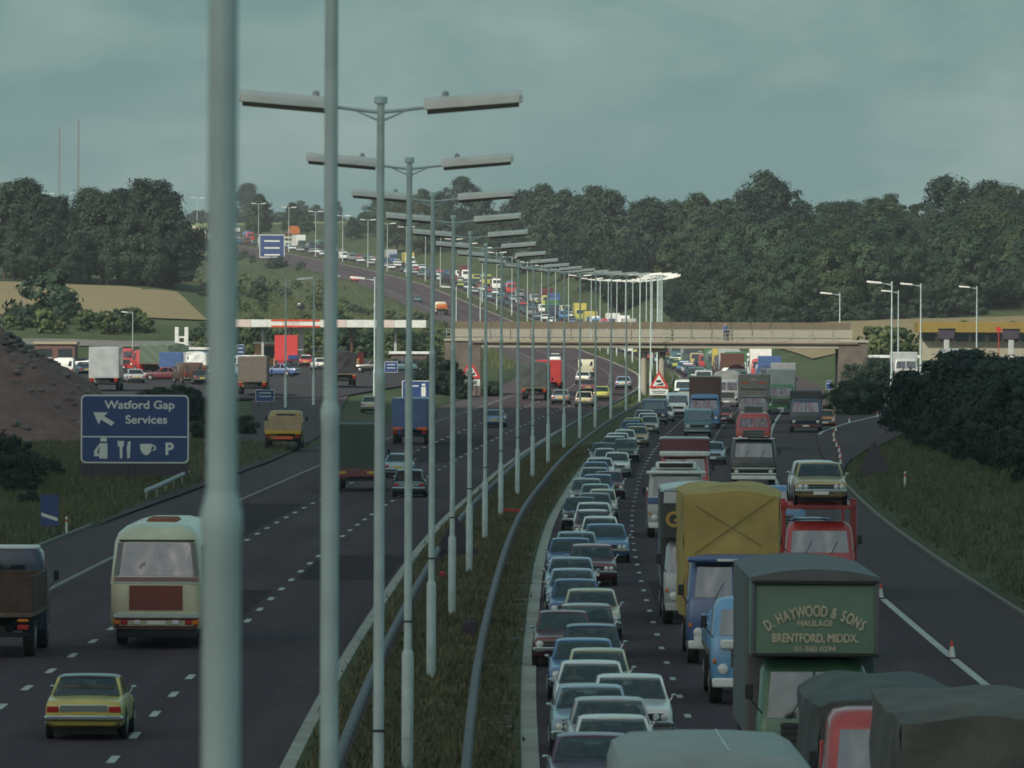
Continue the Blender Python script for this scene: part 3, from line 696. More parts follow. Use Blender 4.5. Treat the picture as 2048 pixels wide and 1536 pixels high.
def car_kind(L=4.25, W=1.68, H=1.38, bon=.33, boot=.80, zb_f=.80, belt=.90, zb_r=.88, quad=False, rear_rake=.55, ws_rake=.55, wb=None, wr=.30, chrome=True, vinyl=False, style='saloon', bumper='chrome'):
    k = Kind(); w = W / 2; yf, yr = -L / 2, L / 2
    cowl = yf + L * bon; deck = yf + L * boot
    st = [(yf, .90, .40, zb_f - .14), (yf + .06, .965, .30, zb_f - .03), (yf + .22, .985, .24, zb_f), (yf + L * .16, 1, .22, zb_f + .03), (cowl, 1, .21, belt), ((cowl + deck) / 2, 1, .21, belt + .01),
          (deck, 1, .22, belt), (yr - .35, .985, .24, zb_r), (yr - .06, .96, .32, zb_r - .04), (yr, .91, .42, zb_r - .16)]
    b = MB(); b.loft([[(x, y, z) for x, z in sec(w * f, zb, zt)] for y, f, zb, zt in st])
    kb = k.part('body', b, 'PAINT', smooth=R(42))
    # roof, pillars
    rf0 = cowl + ws_rake; rf1 = deck - rear_rake; rw = w * .76
    rf = MB(); rings = []
    for t in (0, .06, .25, .5, .75, .94, 1):
        y = rf0 + (rf1 - rf0) * t; e = 1 - .06 * (abs(t - .5) * 2) ** 4; zt = H - .035 * (abs(t - .5) * 2) ** 3
        half = [(0, zt - .07), (rw * e * .9, zt - .085), (rw * e * 1.03, zt - .075), (rw * e, zt - .04), (rw * e * .86, zt - .012), (rw * e * .5, zt), (0, zt + .006)]
        rings.append([(x, y, z) for x, z in half + [(-x, z) for x, z in half[-2:0:-1]]])
    rf.loft(rings); k.part('roof', rf, 'ROOF', smooth=R(50))
    zt = H - .06; bw = w * .90
    def pil(y0, y1, wy0, wy1, tx=.05):
        for s in (-1, 1):
            p = MB(); b0, b1 = (s * bw, belt - .02), (s * rw * 1.0, zt)
            vs = []
            for (xx, zz, yy, wy) in ((b0[0], b0[1], y0, wy0), (b1[0], b1[1], y1, wy1)):
                vs += [(xx + s * .012, yy - wy, zz), (xx + s * .012, yy + wy, zz), (xx - s * tx, yy + wy, zz), (xx - s * tx, yy - wy, zz)]
            p.add(vs, [(0, 1, 5, 4), (1, 2, 6, 5), (2, 3, 7, 6), (3, 0, 4, 7), (0, 3, 2, 1), (4, 5, 6, 7)]); k.part('pillar', p, 'PAINT', smooth=None)
    pil(cowl + .05, rf0 + .04, .045, .04); mid = (rf0 + rf1) / 2 + .05
    pil(mid, mid, .04, .035)
    if style == 'estate': pil(deck - .95, rf1 - .85, .04, .04); pil(deck - .03, rf1 - .03, .05, .05)
    else: pil(deck - .10, rf1 - .10, .13, .10)
    # glass
    def pane(nm, q, t=.006): m = MB(); m.slab(q, t); k.part(nm, m, M_GLASS, smooth=None)
    gw, gt = bw * .97, rw * .93
    pane('windscreen', [(-gw, cowl + .02, belt + .015), (gw, cowl + .02, belt + .015), (gt, rf0 - .01, zt - .01), (-gt, rf0 - .01, zt - .01)])
    pane('rear_window', [(gw, deck - .02, belt + .02), (-gw, deck - .02, belt + .02), (-gt, rf1 + .01, zt - .02), (gt, rf1 + .01, zt - .02)])
    for s in (-1, 1):
        q = [(s * bw, cowl + .08, belt), (s * bw, deck - .12, belt), (s * rw, rf1 - .08, zt), (s * rw, rf0 + .06, zt)]
        pane('side_window', q if s > 0 else q[::-1], .004)
    i = MB(); i.box((0, (cowl + deck) / 2, belt - .005), (bw * 1.84, deck - cowl - .06, .05)); i.box((0, cowl + .22, belt + .03), (bw * 1.7, .3, .1), 0, .03)
    for s in (-1, 1): i.box((s * w * .42, mid - .05, belt + .10), (.46, .14, .42), 0, .05)
    i.box((0, mid + .85 if mid + .85 < deck - .2 else deck - .3, belt + .07), (bw * 1.6, .14, .30), 0, .05)
    k.part('interior', i, M_INT)
    # front and rear
    g = MB(); gz_ = zb_f - .20; g.box((0, yf - .004, gz_), (W * .62 if not quad else W * .80, .05, .15), 0, .01); kg = k.part('grille', g, M_BLACK)
    fr = MB(); gwid = W * .62 if not quad else W * .80
    for dz in (-.075, .0, .075): fr.box((0, yf - .022, gz_ + dz), (gwid, .02, .014))
    k.part('grille_bar', fr, M_CHROME, kg)
    for s in (-1, 1):
        for j in range(2 if quad else 1):
            r = .085 if not quad else .07; x = s * (w * .78 - j * .17)
            h = MB(); h.lathe([(r * 1.12, .03), (r * 1.12, -.02), (r, -.03), (r * .5, -.05)], (x, yf - .012, gz_), 12, axis='Y'); k.part('headlight', h, M_LAMPGLASS)
        t = MB(); t.box((s * w * .78, yr - .01, zb_r - .22), (.26, .06, .13), 0, .015); k.part('tail_light', t, M_REDLENS)
        n = MB(); n.box((s * w * .80, yf + .01, gz_ - .13), (.15, .05, .05), 0, .01); k.part('indicator', n, M_AMBER)
        m = MB(); m.box((s * (w + .035), cowl - .22, belt + .10), (.11, .06, .07), 0, .02); m.tube((s * (w - .06), cowl - .22, belt - .03), (s * (w + .02), cowl - .22, belt + .09), .012); k.part('wing_mirror', m, M_CHROME)
    for nm, y, z, s in (('front_bumper', yf - .05, .47, 1), ('rear_bumper', yr + .05, .48, -1)):
        bb = MB(); bb.box((0, y, z), (W * .97, .07, .11), 0, .025)
        for e in (-1, 1): bb.box((e * W * .478, y + s * .15, z), (.06, .30, .10), 0, .02)
        k.part(nm, bb, M_CHROME if bumper == 'chrome' else bumper)
    f = MB(); f.box((0, yf - .09, .40), (.50, .012, .11)); k.part('front_number_plate', f, M_PLATEW)
    f = MB(); f.box((0, yr + .012, .62), (.50, .012, .11)); k.part('rear_number_plate', f, M_PLATEY)
    wb = wb or L * .6; yo = -.04 * L
    ar = MB()
    for s in (-1, 1):
        for e in (-1, 1):
            ar.lathe([(wr * 1.16, -.05), (wr * 1.16, .004)], (s * (w - .0), yo + e * wb / 2, wr + .02), 14, axis='X') if s > 0 else ar.lathe([(wr * 1.16, -.004), (wr * 1.16, .05)], (s * w, yo + e * wb / 2, wr + .02), 14, axis='X')
    ar.box((0, 0, .19), (W * .8, L * .86, .14)); k.part('underbody', ar, M_DARK)
    for s in (-1, 1):
        for e in (-1, 1): wheel(k, s * (w - .065), yo + e * wb / 2, wr, .165)
    k.H = H; k.L = L; k.W = W
    return k
CARS = {
    'saloon': car_kind(), 'small saloon': car_kind(3.95, 1.57, 1.40, bon=.32, boot=.81, zb_f=.80, wr=.28), 'large saloon': car_kind(4.6, 1.78, 1.40, quad=True, bon=.34, boot=.80),
    'mini': car_kind(3.05, 1.41, 1.35, bon=.27, boot=.97, zb_f=.80, belt=.86, zb_r=.80, rear_rake=.32, ws_rake=.42, wr=.25),
    'hatchback': car_kind(3.95, 1.60, 1.40, bon=.31, boot=.93, zb_r=.84, rear_rake=.75, wr=.29), 'estate car': car_kind(4.3, 1.68, 1.42, style='estate', boot=.96, zb_r=.86, rear_rake=.28),
    'twin lamp saloon': car_kind(4.35, 1.69, 1.37, quad=True)}
def van_kind(L=4.6, W=1.95, H=2.05):
    k = Kind(); w = W / 2; yf, yr = -L / 2, L / 2
    prof = [(yf, .45), (yf - .02, .62), (yf + .06, 1.0), (yf + .55, 1.16), (yf + 1.15, 1.86), (yf + 1.6, H - .04), (yr - .1, H), (yr, H - .1), (yr + .02, .5), (yr - .05, .4)]
    b = MB(); rings = []
    for x, f in ((-w, .94), (-w * .97, 1), (-w * .6, 1.012), (0, 1.016), (w * .6, 1.012), (w * .97, 1), (w, .94)):
        cz_ = 1.1; rings.append([(x, y * (f if abs(x) < w else .985), cz_ + (z - cz_) * f) for y, z in prof])
    b.loft(rings); k.part('body', b, 'PAINT', smooth=R(45))
    def pane(nm, q, t=.012): m = MB(); m.slab(q, t); k.part(nm, m, M_GLASSL, smooth=None)
    pane('windscreen', [(-w * .86, yf + .60, 1.22), (w * .86, yf + .60, 1.22), (w * .78, yf + 1.10, 1.82), (-w * .78, yf + 1.10, 1.82)], .03)
    for s in (-1, 1):
        q = [(s * w * 1.0, yf + .95, 1.20), (s * w * 1.0, yf + 1.85, 1.20), (s * w * .99, yf + 1.85, 1.75), (s * w * .99, yf + 1.35, 1.75)]
        pane('side_window', q if s > 0 else q[::-1], .015)
        h = MB(); h.lathe([(.11, .03), (.11, -.03), (.06, -.05)], (s * w * .72, yf - .02, .82), 12, axis='Y'); k.part('headlight', h, M_LAMPGLASS)
        t = MB(); t.box((s * w * .88, yr + .03, .9), (.12, .06, .3), 0, .02); k.part('tail_light', t, M_REDLENS)
        q = [(s * w * .12 + w * .36, yr + .02, 1.3), (s * w * .12 - w * .36, yr + .02, 1.3), (s * w * .12 - w * .36, yr, 1.8), (s * w * .12 + w * .36, yr, 1.8)]
    for s in (-1, 1):
        c = s * w * .45; pane('rear_window', [(c + w * .36, yr + .02, 1.25), (c - w * .36, yr + .02, 1.25), (c - w * .36, yr + .01, 1.78), (c + w * .36, yr + .01, 1.78)], .02)
    g = MB(); g.box((0, yf - .03, .82), (W * .5, .05, .2), 0, .02); k.part('grille', g, M_BLACK)
    for nm, y in (('front_bumper', yf - .07), ('rear_bumper', yr + .06)):
        bb = MB(); bb.box((0, y, .48), (W * .98, .08, .12), 0, .02); k.part(nm, bb, M_CHROME)
    ub = MB(); ub.box((0, 0, .36), (W * .86, L * .9, .2)); k.part('underbody', ub, M_DARK)
    for s in (-1, 1):
        for y in (yf + .75, yr - 1.0): wheel(k, s * (w - .09), y, .33, .2)
    k.H = H; k.L = L; k.W = W; return k
CARS['van'] = van_kind()

# ---- lorries: a cab and body are stacks of rounded rectangles so every face is slightly curved
class Shell:
    def __init__(s, lv): s.lv = lv                        # (z, half width, y front, y rear, corner radius)
    def at(s, z):
        zs = [l[0] for l in s.lv]; return [float(np.interp(z, zs, [l[i] for l in s.lv])) for i in range(1, 5)]
    def ring(s, z, nc=4):
        hw, yf, yr, r = s.at(z); pts = []
        for cx, cy, a0 in ((hw - r, yf + r, -90), (hw - r, yr - r, 0), (-hw + r, yr - r, 90), (-hw + r, yf + r, 180)):
            for j in range(nc + 1):
                t = R(a0 + 90 * j / nc); pts.append((cx + r * math.cos(t), cy + r * math.sin(t), z))
        return pts
    def body(s): m = MB(); m.loft([s.ring(l[0]) for l in s.lv]); return m
    def patch(s, face, a0, a1, z0, z1, out=.012, mb=None, mat=0, inset=0.):
        """a panel lying on a face; a0..a1 run -1..1 across the face"""
        m = mb or MB(); n = max(2, int((z1 - z0) / .2) + 1); rows = []
        for z in np.linspace(z0, z1, n):
            hw, yf, yr, r = s.at(z)
            if face == 'front': q = [(a * (hw - r * .35), yf, z) for a in (a0, a1)]; nn = (0, -1)
            elif face == 'rear': q = [(-a * (hw - r * .35), yr, z) for a in (a0, a1)]; nn = (0, 1)
            else:
                sg = 1 if face == 'right' else -1; q = [(sg * hw, yf + r + (yr - yf - 2 * r) * (a * sg + 1) / 2, z) for a in (a0, a1)]; nn = (sg, 0)
            rows.append((q, nn))
        vs = []; fs = []
        for q, nn in rows:
            for p in q: vs.append((p[0] + nn[0] * out, p[1] + nn[1] * out, p[2]))
            for p in q: vs.append((p[0] - nn[0] * .01, p[1] - nn[1] * .01, p[2]))
        for j in range(n - 1):
            o = j * 4; fs += [(o, o + 1, o + 5, o + 4), (o + 2, o, o + 4, o + 6), (o + 1, o + 3, o + 7, o + 5)]
        fs += [(0, 2, 3, 1), (n * 4 - 4, n * 4 - 3, n * 4 - 1, n * 4 - 2)]
        m.add(vs, fs, mat); return m
def cab_parts(k, y0, W=2.4, H=2.65, depth=1.7, z0=.5, split=True, wz=(1.55, 2.28), rake=.22, style='flat', visor=None, bumper=None, rearwin=True):
    w = W / 2
    sh = Shell([(z0, w * .95, y0 + .06, y0 + depth, .12), (z0 + .12, w, y0, y0 + depth, .14), (wz[0] - .06, w, y0, y0 + depth, .16), (wz[0], w * .985, y0 + .03, y0 + depth, .18),
                (wz[1], w * .93, y0 + rake, y0 + depth, .22), (H - .16, w * .90, y0 + rake + .06, y0 + depth, .26), (H - .05, w * .84, y0 + rake + .16, y0 + depth - .05, .3), (H, w * .66, y0 + rake + .36, y0 + depth - .22, .3)])
    c = k.part('cab', sh.body(), 'PAINT', smooth=R(40))
    if split:
        for a in ((-.90, -.03), (.03, .90)): k.part('windscreen', sh.patch('front', *a, *wz), M_GLASSL, c, None)
    else: k.part('windscreen', sh.patch('front', -.90, .90, *wz), M_GLASSL, c, None)
    for f in ('left', 'right'):
        k.part('side_window', sh.patch(f, -.75, .05, wz[0], wz[1] - .04), M_GLASSL, c, None)
        k.part('door', sh.patch(f, -.80, .12, z0 + .25, wz[0] - .06, .008), 'PAINT', c, None)
    if rearwin: k.part('rear_window', sh.patch('rear', -.6, .6, wz[0] + .1, wz[1], .012), M_GLASSL, c, None)
    if style == 'grille':
        k.part('grille', sh.patch('front', -.62, .62, .88, 1.36, .02), M_BLACK, c, None)
        br = MB()
        for z in (.96, 1.08, 1.2, 1.32): sh.patch('front', -.64, .64, z - .018, z + .018, .035, br)
        k.part('grille_bar', br, M_CHROME, c, None)
    elif style == 'panel':
        k.part('grille', sh.patch('front', -.55, .55, .80, 1.12, .02), 'TRIM', c, None)
        k.part('badge', sh.patch('front', -.16, .16, 1.22, 1.34, .02), M_CHROME, c, None)
    for s in (-1, 1):
        h = MB(); h.lathe([(.125, .03), (.125, -.03), (.10, -.05), (.05, -.065)], (s * w * .76, y0 - .02, .84), 12, axis='Y'); k.part('headlight', h, M_LAMPGLASS, c)
        i_ = MB(); i_.box((s * w * .93, y0 - .0, 1.02), (.09, .06, .12), 0, .02); k.part('indicator', i_, M_AMBER, c)
        m = MB(); m.box((s * (w + .17), y0 + .02, 1.95), (.15, .05, .28), 0, .02); m.tube((s * (w - .1), y0 + .1, 1.5), (s * (w + .17), y0 + .04, 1.85), .014); k.part('door_mirror', m, M_BLACK, c)
        wp = MB(); wp.tube((s * .42 - .05, y0 - .012, wz[0] - .02), (s * .42 + .18, y0 + .06, wz[0] + .38), .012, n=5); k.part('wiper', wp, M_BLACK, c)
    bb = MB(); bb.box((0, y0 - .09, .52), (W * .98, .10, .22), 0, .03); k.part('front_bumper', bb, bumper or 'TRIM')
    pl = MB(); pl.box((0, y0 - .148, .52), (.52, .012, .13)); k.part('number_plate', pl, M_PLATEW)
    if visor:
        v = MB(); v.box((0, y0 + rake - .10, wz[1] + .10), (W * .92, .30, .16), 0, .05); k.part('sun_visor', v, visor, c)
    return sh
def chassis(k, y0, L, W=2.4, wr=.5, rear=2, z=.72):
    c = MB(); c.box((0, y0 + L / 2 + .2, z), (.95, L - .6, .26)); c.box((0, y0 + L - .15, .62), (W * .9, .12, .12), 0, .02); c.box((-W * .36, y0 + L * .45, .62), (.35, 1.0, .42), 0, .05)
    k.part('chassis', c, M_DARK)
    ys = [y0 + .95, y0 + L - 1.6] + ([y0 + L - 2.75] if rear == 3 else [])
    for y in ys:
        for s in (-1, 1): wheel(k, s * (W / 2 - .17), y, wr, .30)
    for s in (-1, 1):
        t = MB(); t.box((s * W * .40, y0 + L + .03, .82), (.30, .06, .14), 0, .02); k.part('tail_light', t, M_REDLENS)
        t = MB(); t.box((s * W * .40, y0 + L + .03, 1.0), (.30, .05, .08), 0, .02); k.part('reflector', t, M_AMBER)
def lumpy(y0, y1, W, z0, z1, seed, round_=.25, sag=.06, n=(14, 20, 10)):
    """tarpaulin over a load: a rounded, sagging, creased box"""
    r_ = np.random.default_rng(seed); m = MB(); rings = []; ny, nx, nz = n[1], n[0], n[2]; ph = r_.uniform(0, 6.28, 8)
    def zt(x, t): return z1 - round_ * (abs(x) / (W / 2)) ** 3 - sag * math.sin(t * 9 + ph[0]) ** 2 - sag * .7 * math.sin(x * 4 + t * 5 + ph[1])
    for j in range(ny + 1):
        t = j / ny; y = y0 + (y1 - y0) * t; ring = []; e = min(t, 1 - t) * 12; inset = .08 * max(0, 1 - e)
        for i in range(nz): 
            z = z0 + (z1 - round_ * .9 - z0) * i / nz; ring.append((-W / 2 + inset - .03 * math.sin(z * 5 + t * 17 + ph[2]), y, z))
        for i in range(nx + 1):
            x = (-W / 2 + inset) + (W - 2 * inset) * i / nx; ring.append((x, y, zt(x, t) - .10 * max(0, 1 - e)))
        for i in range(nz - 1, -1, -1):
            z = z0 + (z1 - round_ * .9 - z0) * i / nz; ring.append((W / 2 - inset + .03 * math.sin(z * 5 + t * 15 + ph[3]), y, z))
        rings.append(ring)
    m.loft(rings, caps=False)
    for ring, y, sg in ((rings[0], y0, -1), (rings[-1], y1, 1)):      # creased end wall
        cols = 10; rows = 10; vs = []
        for a in range(cols + 1):
            for b in range(rows + 1):
                x = (-W / 2 + .08) + (W - .16) * a / cols; top = zt(x, .0 if sg < 0 else 1.) - .10; z = z0 + (top - z0) * b / rows
                vs.append((x, y + sg * (.05 * math.sin(x * 5 + z * 3 + ph[4]) * math.sin(z * 2.4 + ph[5]) + .03 * math.sin(x * 2 - z * 4)) * (0 < a < cols and 0 < b < rows), z))
        m.add(vs, [(a * (rows + 1) + b, (a + 1) * (rows + 1) + b, (a + 1) * (rows + 1) + b + 1, a * (rows + 1) + b + 1)[::(1 if sg < 0 else -1)] for a in range(cols) for b in range(rows)])
    return m
def rope_x(y, W, z0, z1):
    r = MB(); r.tube((-W / 2 + .35, y, z0), (W / 2 - .15, y - .02, z1 - .1), .014, n=5); r.tube((W / 2 - .5, y, z0 + .2), (-W / 2 + .35, y - .01, z1 - .35), .010, n=5); return r
def box_body(k, y0, L, W, z0, z1, key='BODY', r=.06, doors=False, name='box_body', ribs=False, roofkey=None):
    w = W / 2
    sh = Shell([(z0, w, y0, y0 + L, r), (z1 - .06, w, y0, y0 + L, r), (z1, w - .07, y0 + .07, y0 + L - .07, r)])
    i = k.part(name, sh.body(), key, smooth=R(30))
    if roofkey:
        rf = MB(); rr = []
        for t in np.linspace(-1, 1, 9): rr.append((t * (w - .03), z1 + .01 + .12 * (1 - t * t)))
        rf.prism(rr[::1] + [(w - .03, z1 - .02), (-w + .03, z1 - .02)][::1], y0 + .02, y0 + L - .02); k.part('roof', rf, roofkey, i, R(40))
    if doors:
        for a in ((-.93, -.02), (.02, .93)): k.part('rear_door', sh.patch('rear', *a, z0 + .1, z1 - .15, .02), key, i, None)
    if ribs:
        for f in ('left', 'right'):
            for a in np.linspace(-.9, .9, 9): k.part('rib', sh.patch(f, a - .012, a + .012, z0 + .03, z1 - .08, .035), key, i, None)
    return sh, i
def flat_bed(k, y0, L, W, z, side=.0, key='BODY', headboard=True):
    b = MB(); b.box((0, y0 + L / 2, z), (W, L, .14), 0, .02); i = k.part('bed', b, M_TIMBER)
    if headboard: h = MB(); h.box((0, y0 + .05, z + .5), (W * .96, .08, 1.0), 0, .02); k.part('headboard', h, key)
    if side:
        for s in (-1, 1): d = MB(); d.box((s * (W / 2 - .03), y0 + L / 2 + .05, z + .07 + side / 2), (.06, L - .14, side), 0, .01); k.part('drop_side', d, key)
        d = MB(); d.box((0, y0 + L - .03, z + .07 + side / 2), (W - .02, .06, side), 0, .01); k.part('tailboard', d, key)
def lorry(body='box', L=8., W=2.45, cabH=2.65, top=3.6, cab_style='grille', seed=1, **kw):
    """generic rigid lorry; front of the cab at y = 0"""
    k = Kind(); cw = kw.pop('cabW', W * .97)
    cab_parts(k, 0, cw, cabH, style=cab_style, **kw); chassis(k, 0, L, W)
    if body == 'box': box_body(k, 1.85, L - 1.85, W, 1.05, top, ribs=False, doors=True)
    elif body == 'tarp':
        flat_bed(k, 1.85, L - 1.85, W, 1.15, 0, 'BODY'); k.part('tarpaulin', lumpy(1.95, L, W * 1.02, 1.2, top, seed), 'TARP', smooth=R(60))
    elif body == 'flat': flat_bed(k, 1.85, L - 1.85, W, 1.15, .0)
    elif body == 'drop': flat_bed(k, 1.85, L - 1.85, W, 1.15, .6)
    elif body == 'tank':
        t = MB(); t.lathe([(.5, 2.0), (1.0, 2.1), (1.12, 2.3), (1.12, L - .4), (1.0, L - .2), (.5, L - .1)], (0, 0, 2.1), 18, axis='Y'); k.part('tank', t, 'BODY')
        s_ = MB(); s_.box((0, L * .55, 1.1), (1.4, L - 2.6, .3)); k.part('saddle', s_, M_DARK)
    k.L = L; return k

# ---- far vehicles: one small mesh each (paint, glass, tyres)
def far_car(kind):
    m = MB()
    if kind == 'car':
        m.loft([[(x, y, z) for x, z in sec(.82 * f, zb, zt)] for y, f, zb, zt in ((-2.1, .92, .35, .66), (-1.9, 1, .24, .78), (-.75, 1, .22, .90), (1.2, 1, .22, .90), (1.95, 1, .24, .84), (2.1, .92, .4, .66))], 0)
        m.loft([[(-.74, -.72, .90), (.74, -.72, .90), (.74, 1.2, .90), (-.74, 1.2, .90)], [(-.62, -.15, 1.30), (.62, -.15, 1.30), (.62, .8, 1.30), (-.62, .8, 1.30)]], 1)
        m.loft([[(-.63, -.2, 1.29), (.63, -.2, 1.29), (.63, .86, 1.29), (-.63, .86, 1.29)], [(-.56, -.08, 1.37), (.56, -.08, 1.37), (.56, .74, 1.37), (-.56, .74, 1.37)]], 0)
        for s in (-1, 1):
            for y in (-1.3, 1.25): m.lathe([(.3, -.08), (.3, .08)], (s * .76, y, .3), 10, 2, 'X')
        m.box((0, -2.15, .47), (1.6, .08, .1), 3)
    elif kind == 'van':
        m.loft([[(x, y, z) for x, z in sec(.95 * f, zb, zt, .03, .92)] for y, f, zb, zt in ((-2.3, .94, .4, .95), (-2.2, 1, .32, 1.05), (-1.7, 1, .3, 1.18), (-1.1, 1, .3, 1.95), (2.2, 1, .3, 2.05), (2.3, .96, .4, 1.98))], 0)
        m.slab([(-.8, -1.66, 1.24), (.8, -1.66, 1.24), (.74, -1.2, 1.84), (-.74, -1.2, 1.84)], .05, 1)
        for s in (-1, 1):
            for y in (-1.5, 1.3): m.lathe([(.33, -.1), (.33, .1)], (s * .86, y, .33), 10, 2, 'X')
        m.box((0, -2.36, .5), (1.8, .08, .12), 3)
    else:
        m.loft([Shell([(.5, 1.15, 0, 1.7, .12), (1.5, 1.18, 0, 1.7, .15), (2.4, 1.08, .2, 1.7, .2), (2.6, .9, .4, 1.6, .2)]).ring(z) for z in (.5, 1.5, 2.4, 2.6)], 0)
        m.slab([(-1.0, .02, 1.55), (1.0, .02, 1.55), (.98, .17, 2.25), (-.98, .17, 2.25)], .04, 1)
        m.box((0, 3.4, .8), (.9, 6.4, .3), 2)
        if kind == 'lorry': m.box((0, 4.3, 2.4), (2.45, 4.9, 2.5), 3, .05)
        elif kind == 'tall lorry': m.box((0, 5.2, 2.6), (2.48, 6.8, 2.95), 3, .05)
        elif kind == 'flat lorry': m.box((0, 4.3, 1.25), (2.4, 5.0, .2), 3, .02); m.box((0, 4.3, 1.75), (2.1, 4.2, .8), 3, .2)
        elif kind == 'tanker': m.lathe([(.5, 1.9), (1.1, 2.1), (1.1, 6.4), (.5, 6.6)], (0, 0, 2.0), 14, 3, 'Y')
        elif kind == 'coach': pass
        for s in (-1, 1):
            for y in (.95, 5.4): m.lathe([(.48, -.15), (.48, .15)], (s * 1.03, y, .48), 10, 2, 'X')
    return m.mesh('far_' + kind.replace(' ', '_'), [M_DARK] * 4, R(40))
FARK = {}
def far_vehicle(kind, X, d, z, rz, col, label, cat, group, second=None):
    if kind not in FARK: FARK[kind] = far_car(kind)
    nm = {'car': 'car', 'van': 'van'}.get(kind, 'lorry')
    o = link(nm, FARK[kind], None, (X, d, z), rz)
    for i, m in enumerate((P(col), M_GLASS2, M_TYRE, M_CHROME if kind in ('car', 'van') else P(second or col))):
        o.material_slots[i].link = 'OBJECT'; o.material_slots[i].material = m
    return tag(o, label, cat, group)
M_GLASS2 = plain('dark_window_glass', (.03, .036, .042), rough=.08, spec=.9, var=.1)
# ------------------------------------------------------------------ people (one skinned body each)
def person_mesh(name, joints, edges, radii, root, top, skin_z, cloth2_z=None):
    me = bpy.data.meshes.new(name); me.from_pydata(joints, edges, []); me.update()
    ob = bpy.data.objects.new(name, me); COL.objects.link(ob)
    ob.modifiers.new('s', 'SKIN'); sv = me.skin_vertices[0].data
    for i, r in enumerate(radii): sv[i].radius = (r, r)
    sv[root].use_root = True
    sub = ob.modifiers.new('u', 'SUBSURF'); sub.levels = 1; sub.render_levels = 1
    dg = bpy.context.evaluated_depsgraph_get(); res = bpy.data.meshes.new_from_object(ob.evaluated_get(dg))
    bpy.data.objects.remove(ob); bpy.data.meshes.remove(me)
    for m in (M_DARK, M_SKIN, M_DARK): res.materials.append(m)
    for p in res.polygons:
        c = p.center; p.use_smooth = True
        p.material_index = 1 if skin_z(c) else (2 if cloth2_z and c.z < cloth2_z else 0)
    return res
# standing: pelvis, spine, neck, head, arms, legs
J = [(0, 0, .95), (0, .01, 1.18), (0, 0, 1.42), (0, -.01, 1.52), (0, -.02, 1.62), (0, -.02, 1.74), (.19, 0, 1.40), (.25, -.02, 1.14), (.22, -.20, 1.02), (.20, -.27, 1.02),
     (-.19, 0, 1.40), (-.25, -.02, 1.14), (-.22, -.20, 1.02), (-.20, -.27, 1.02), (.10, 0, .90), (.11, -.02, .50), (.11, .02, .09), (.12, -.14, .04), (-.10, 0, .90), (-.11, .01, .50), (-.11, .04, .09), (-.12, -.12, .04)]
E = [(0, 1), (1, 2), (2, 3), (3, 4), (4, 5), (2, 6), (6, 7), (7, 8), (8, 9), (2, 10), (10, 11), (11, 12), (12, 13), (0, 14), (14, 15), (15, 16), (16, 17), (0, 18), (18, 19), (19, 20), (20, 21)]
RD = [.14, .13, .12, .055, .085, .075, .07, .05, .04, .03, .07, .05, .04, .03, .09, .065, .05, .04, .09, .065, .05, .04]
PERSON = person_mesh('standing', J, E, RD, 0, 1.8, lambda c: c.z > 1.49 or (c.y < -.20 and .95 < c.z < 1.1), .93)
JS = [(0, 0, .0), (0, .05, .22), (0, .08, .46), (0, .06, .55), (0, .05, .65), (0, .05, .77), (.19, .08, .43), (.26, -.08, .22), (.16, -.32, .26), (-.19, .08, .43), (-.26, -.08, .22), (-.16, -.32, .26),
      (.11, -.04, -.02), (.12, -.42, .06), (-.11, -.04, -.02), (-.12, -.42, .06)]
ES = [(0, 1), (1, 2), (2, 3), (3, 4), (4, 5), (2, 6), (6, 7), (7, 8), (2, 9), (9, 10), (10, 11), (0, 12), (12, 13), (0, 14), (14, 15)]
DRIVER = person_mesh('seated', JS, ES, [.14, .13, .12, .055, .085, .075, .07, .05, .04, .07, .05, .04, .085, .07, .085, .07], 0, .8, lambda c: c.z > .52 or c.y < -.28)
SHIRTS = ['white', 'navy', 'brown', 'midblue', 'maroon', 'cream', 'darkgreen', 'grey']
def driver(X, d, z, rz, k, where):
    o = link('person', DRIVER, None, (X, d, z), rz)
    for i, m in ((0, P(SHIRTS[k % 8])), (2, M_DARK)):
        o.material_slots[i].link = 'OBJECT'; o.material_slots[i].material = m
    tag(o, f'driver in a {COLNAME[SHIRTS[k % 8]]} shirt in {where}', 'person', 'drivers in the queue')

def place(kind, p, d, name, label, cat, group=None, mats={}, away=False, u=None, z=None, scale=1., drz=0., rear=0.):
    X = (px(p, d - rear) + (head(d) - drz) * rear) if u is None else float(xm(d)) + u
    zz = float(zr(d)) if z is None else z
    rz = -math.atan(head(d)) + (math.pi if away else 0.) + drz
    return kind.spawn(name, (X, d, zz + .005), rz, label, cat, group, mats, scale)
def car(style, p, d, col, label, group=None, away=False, roof=None, **kw):
    return place(CARS[style], p, d, 'van' if style == 'van' else 'car', label, 'van' if style == 'van' else 'car', group, {'PAINT': P(col), 'ROOF': P(roof or col)}, away, **kw)

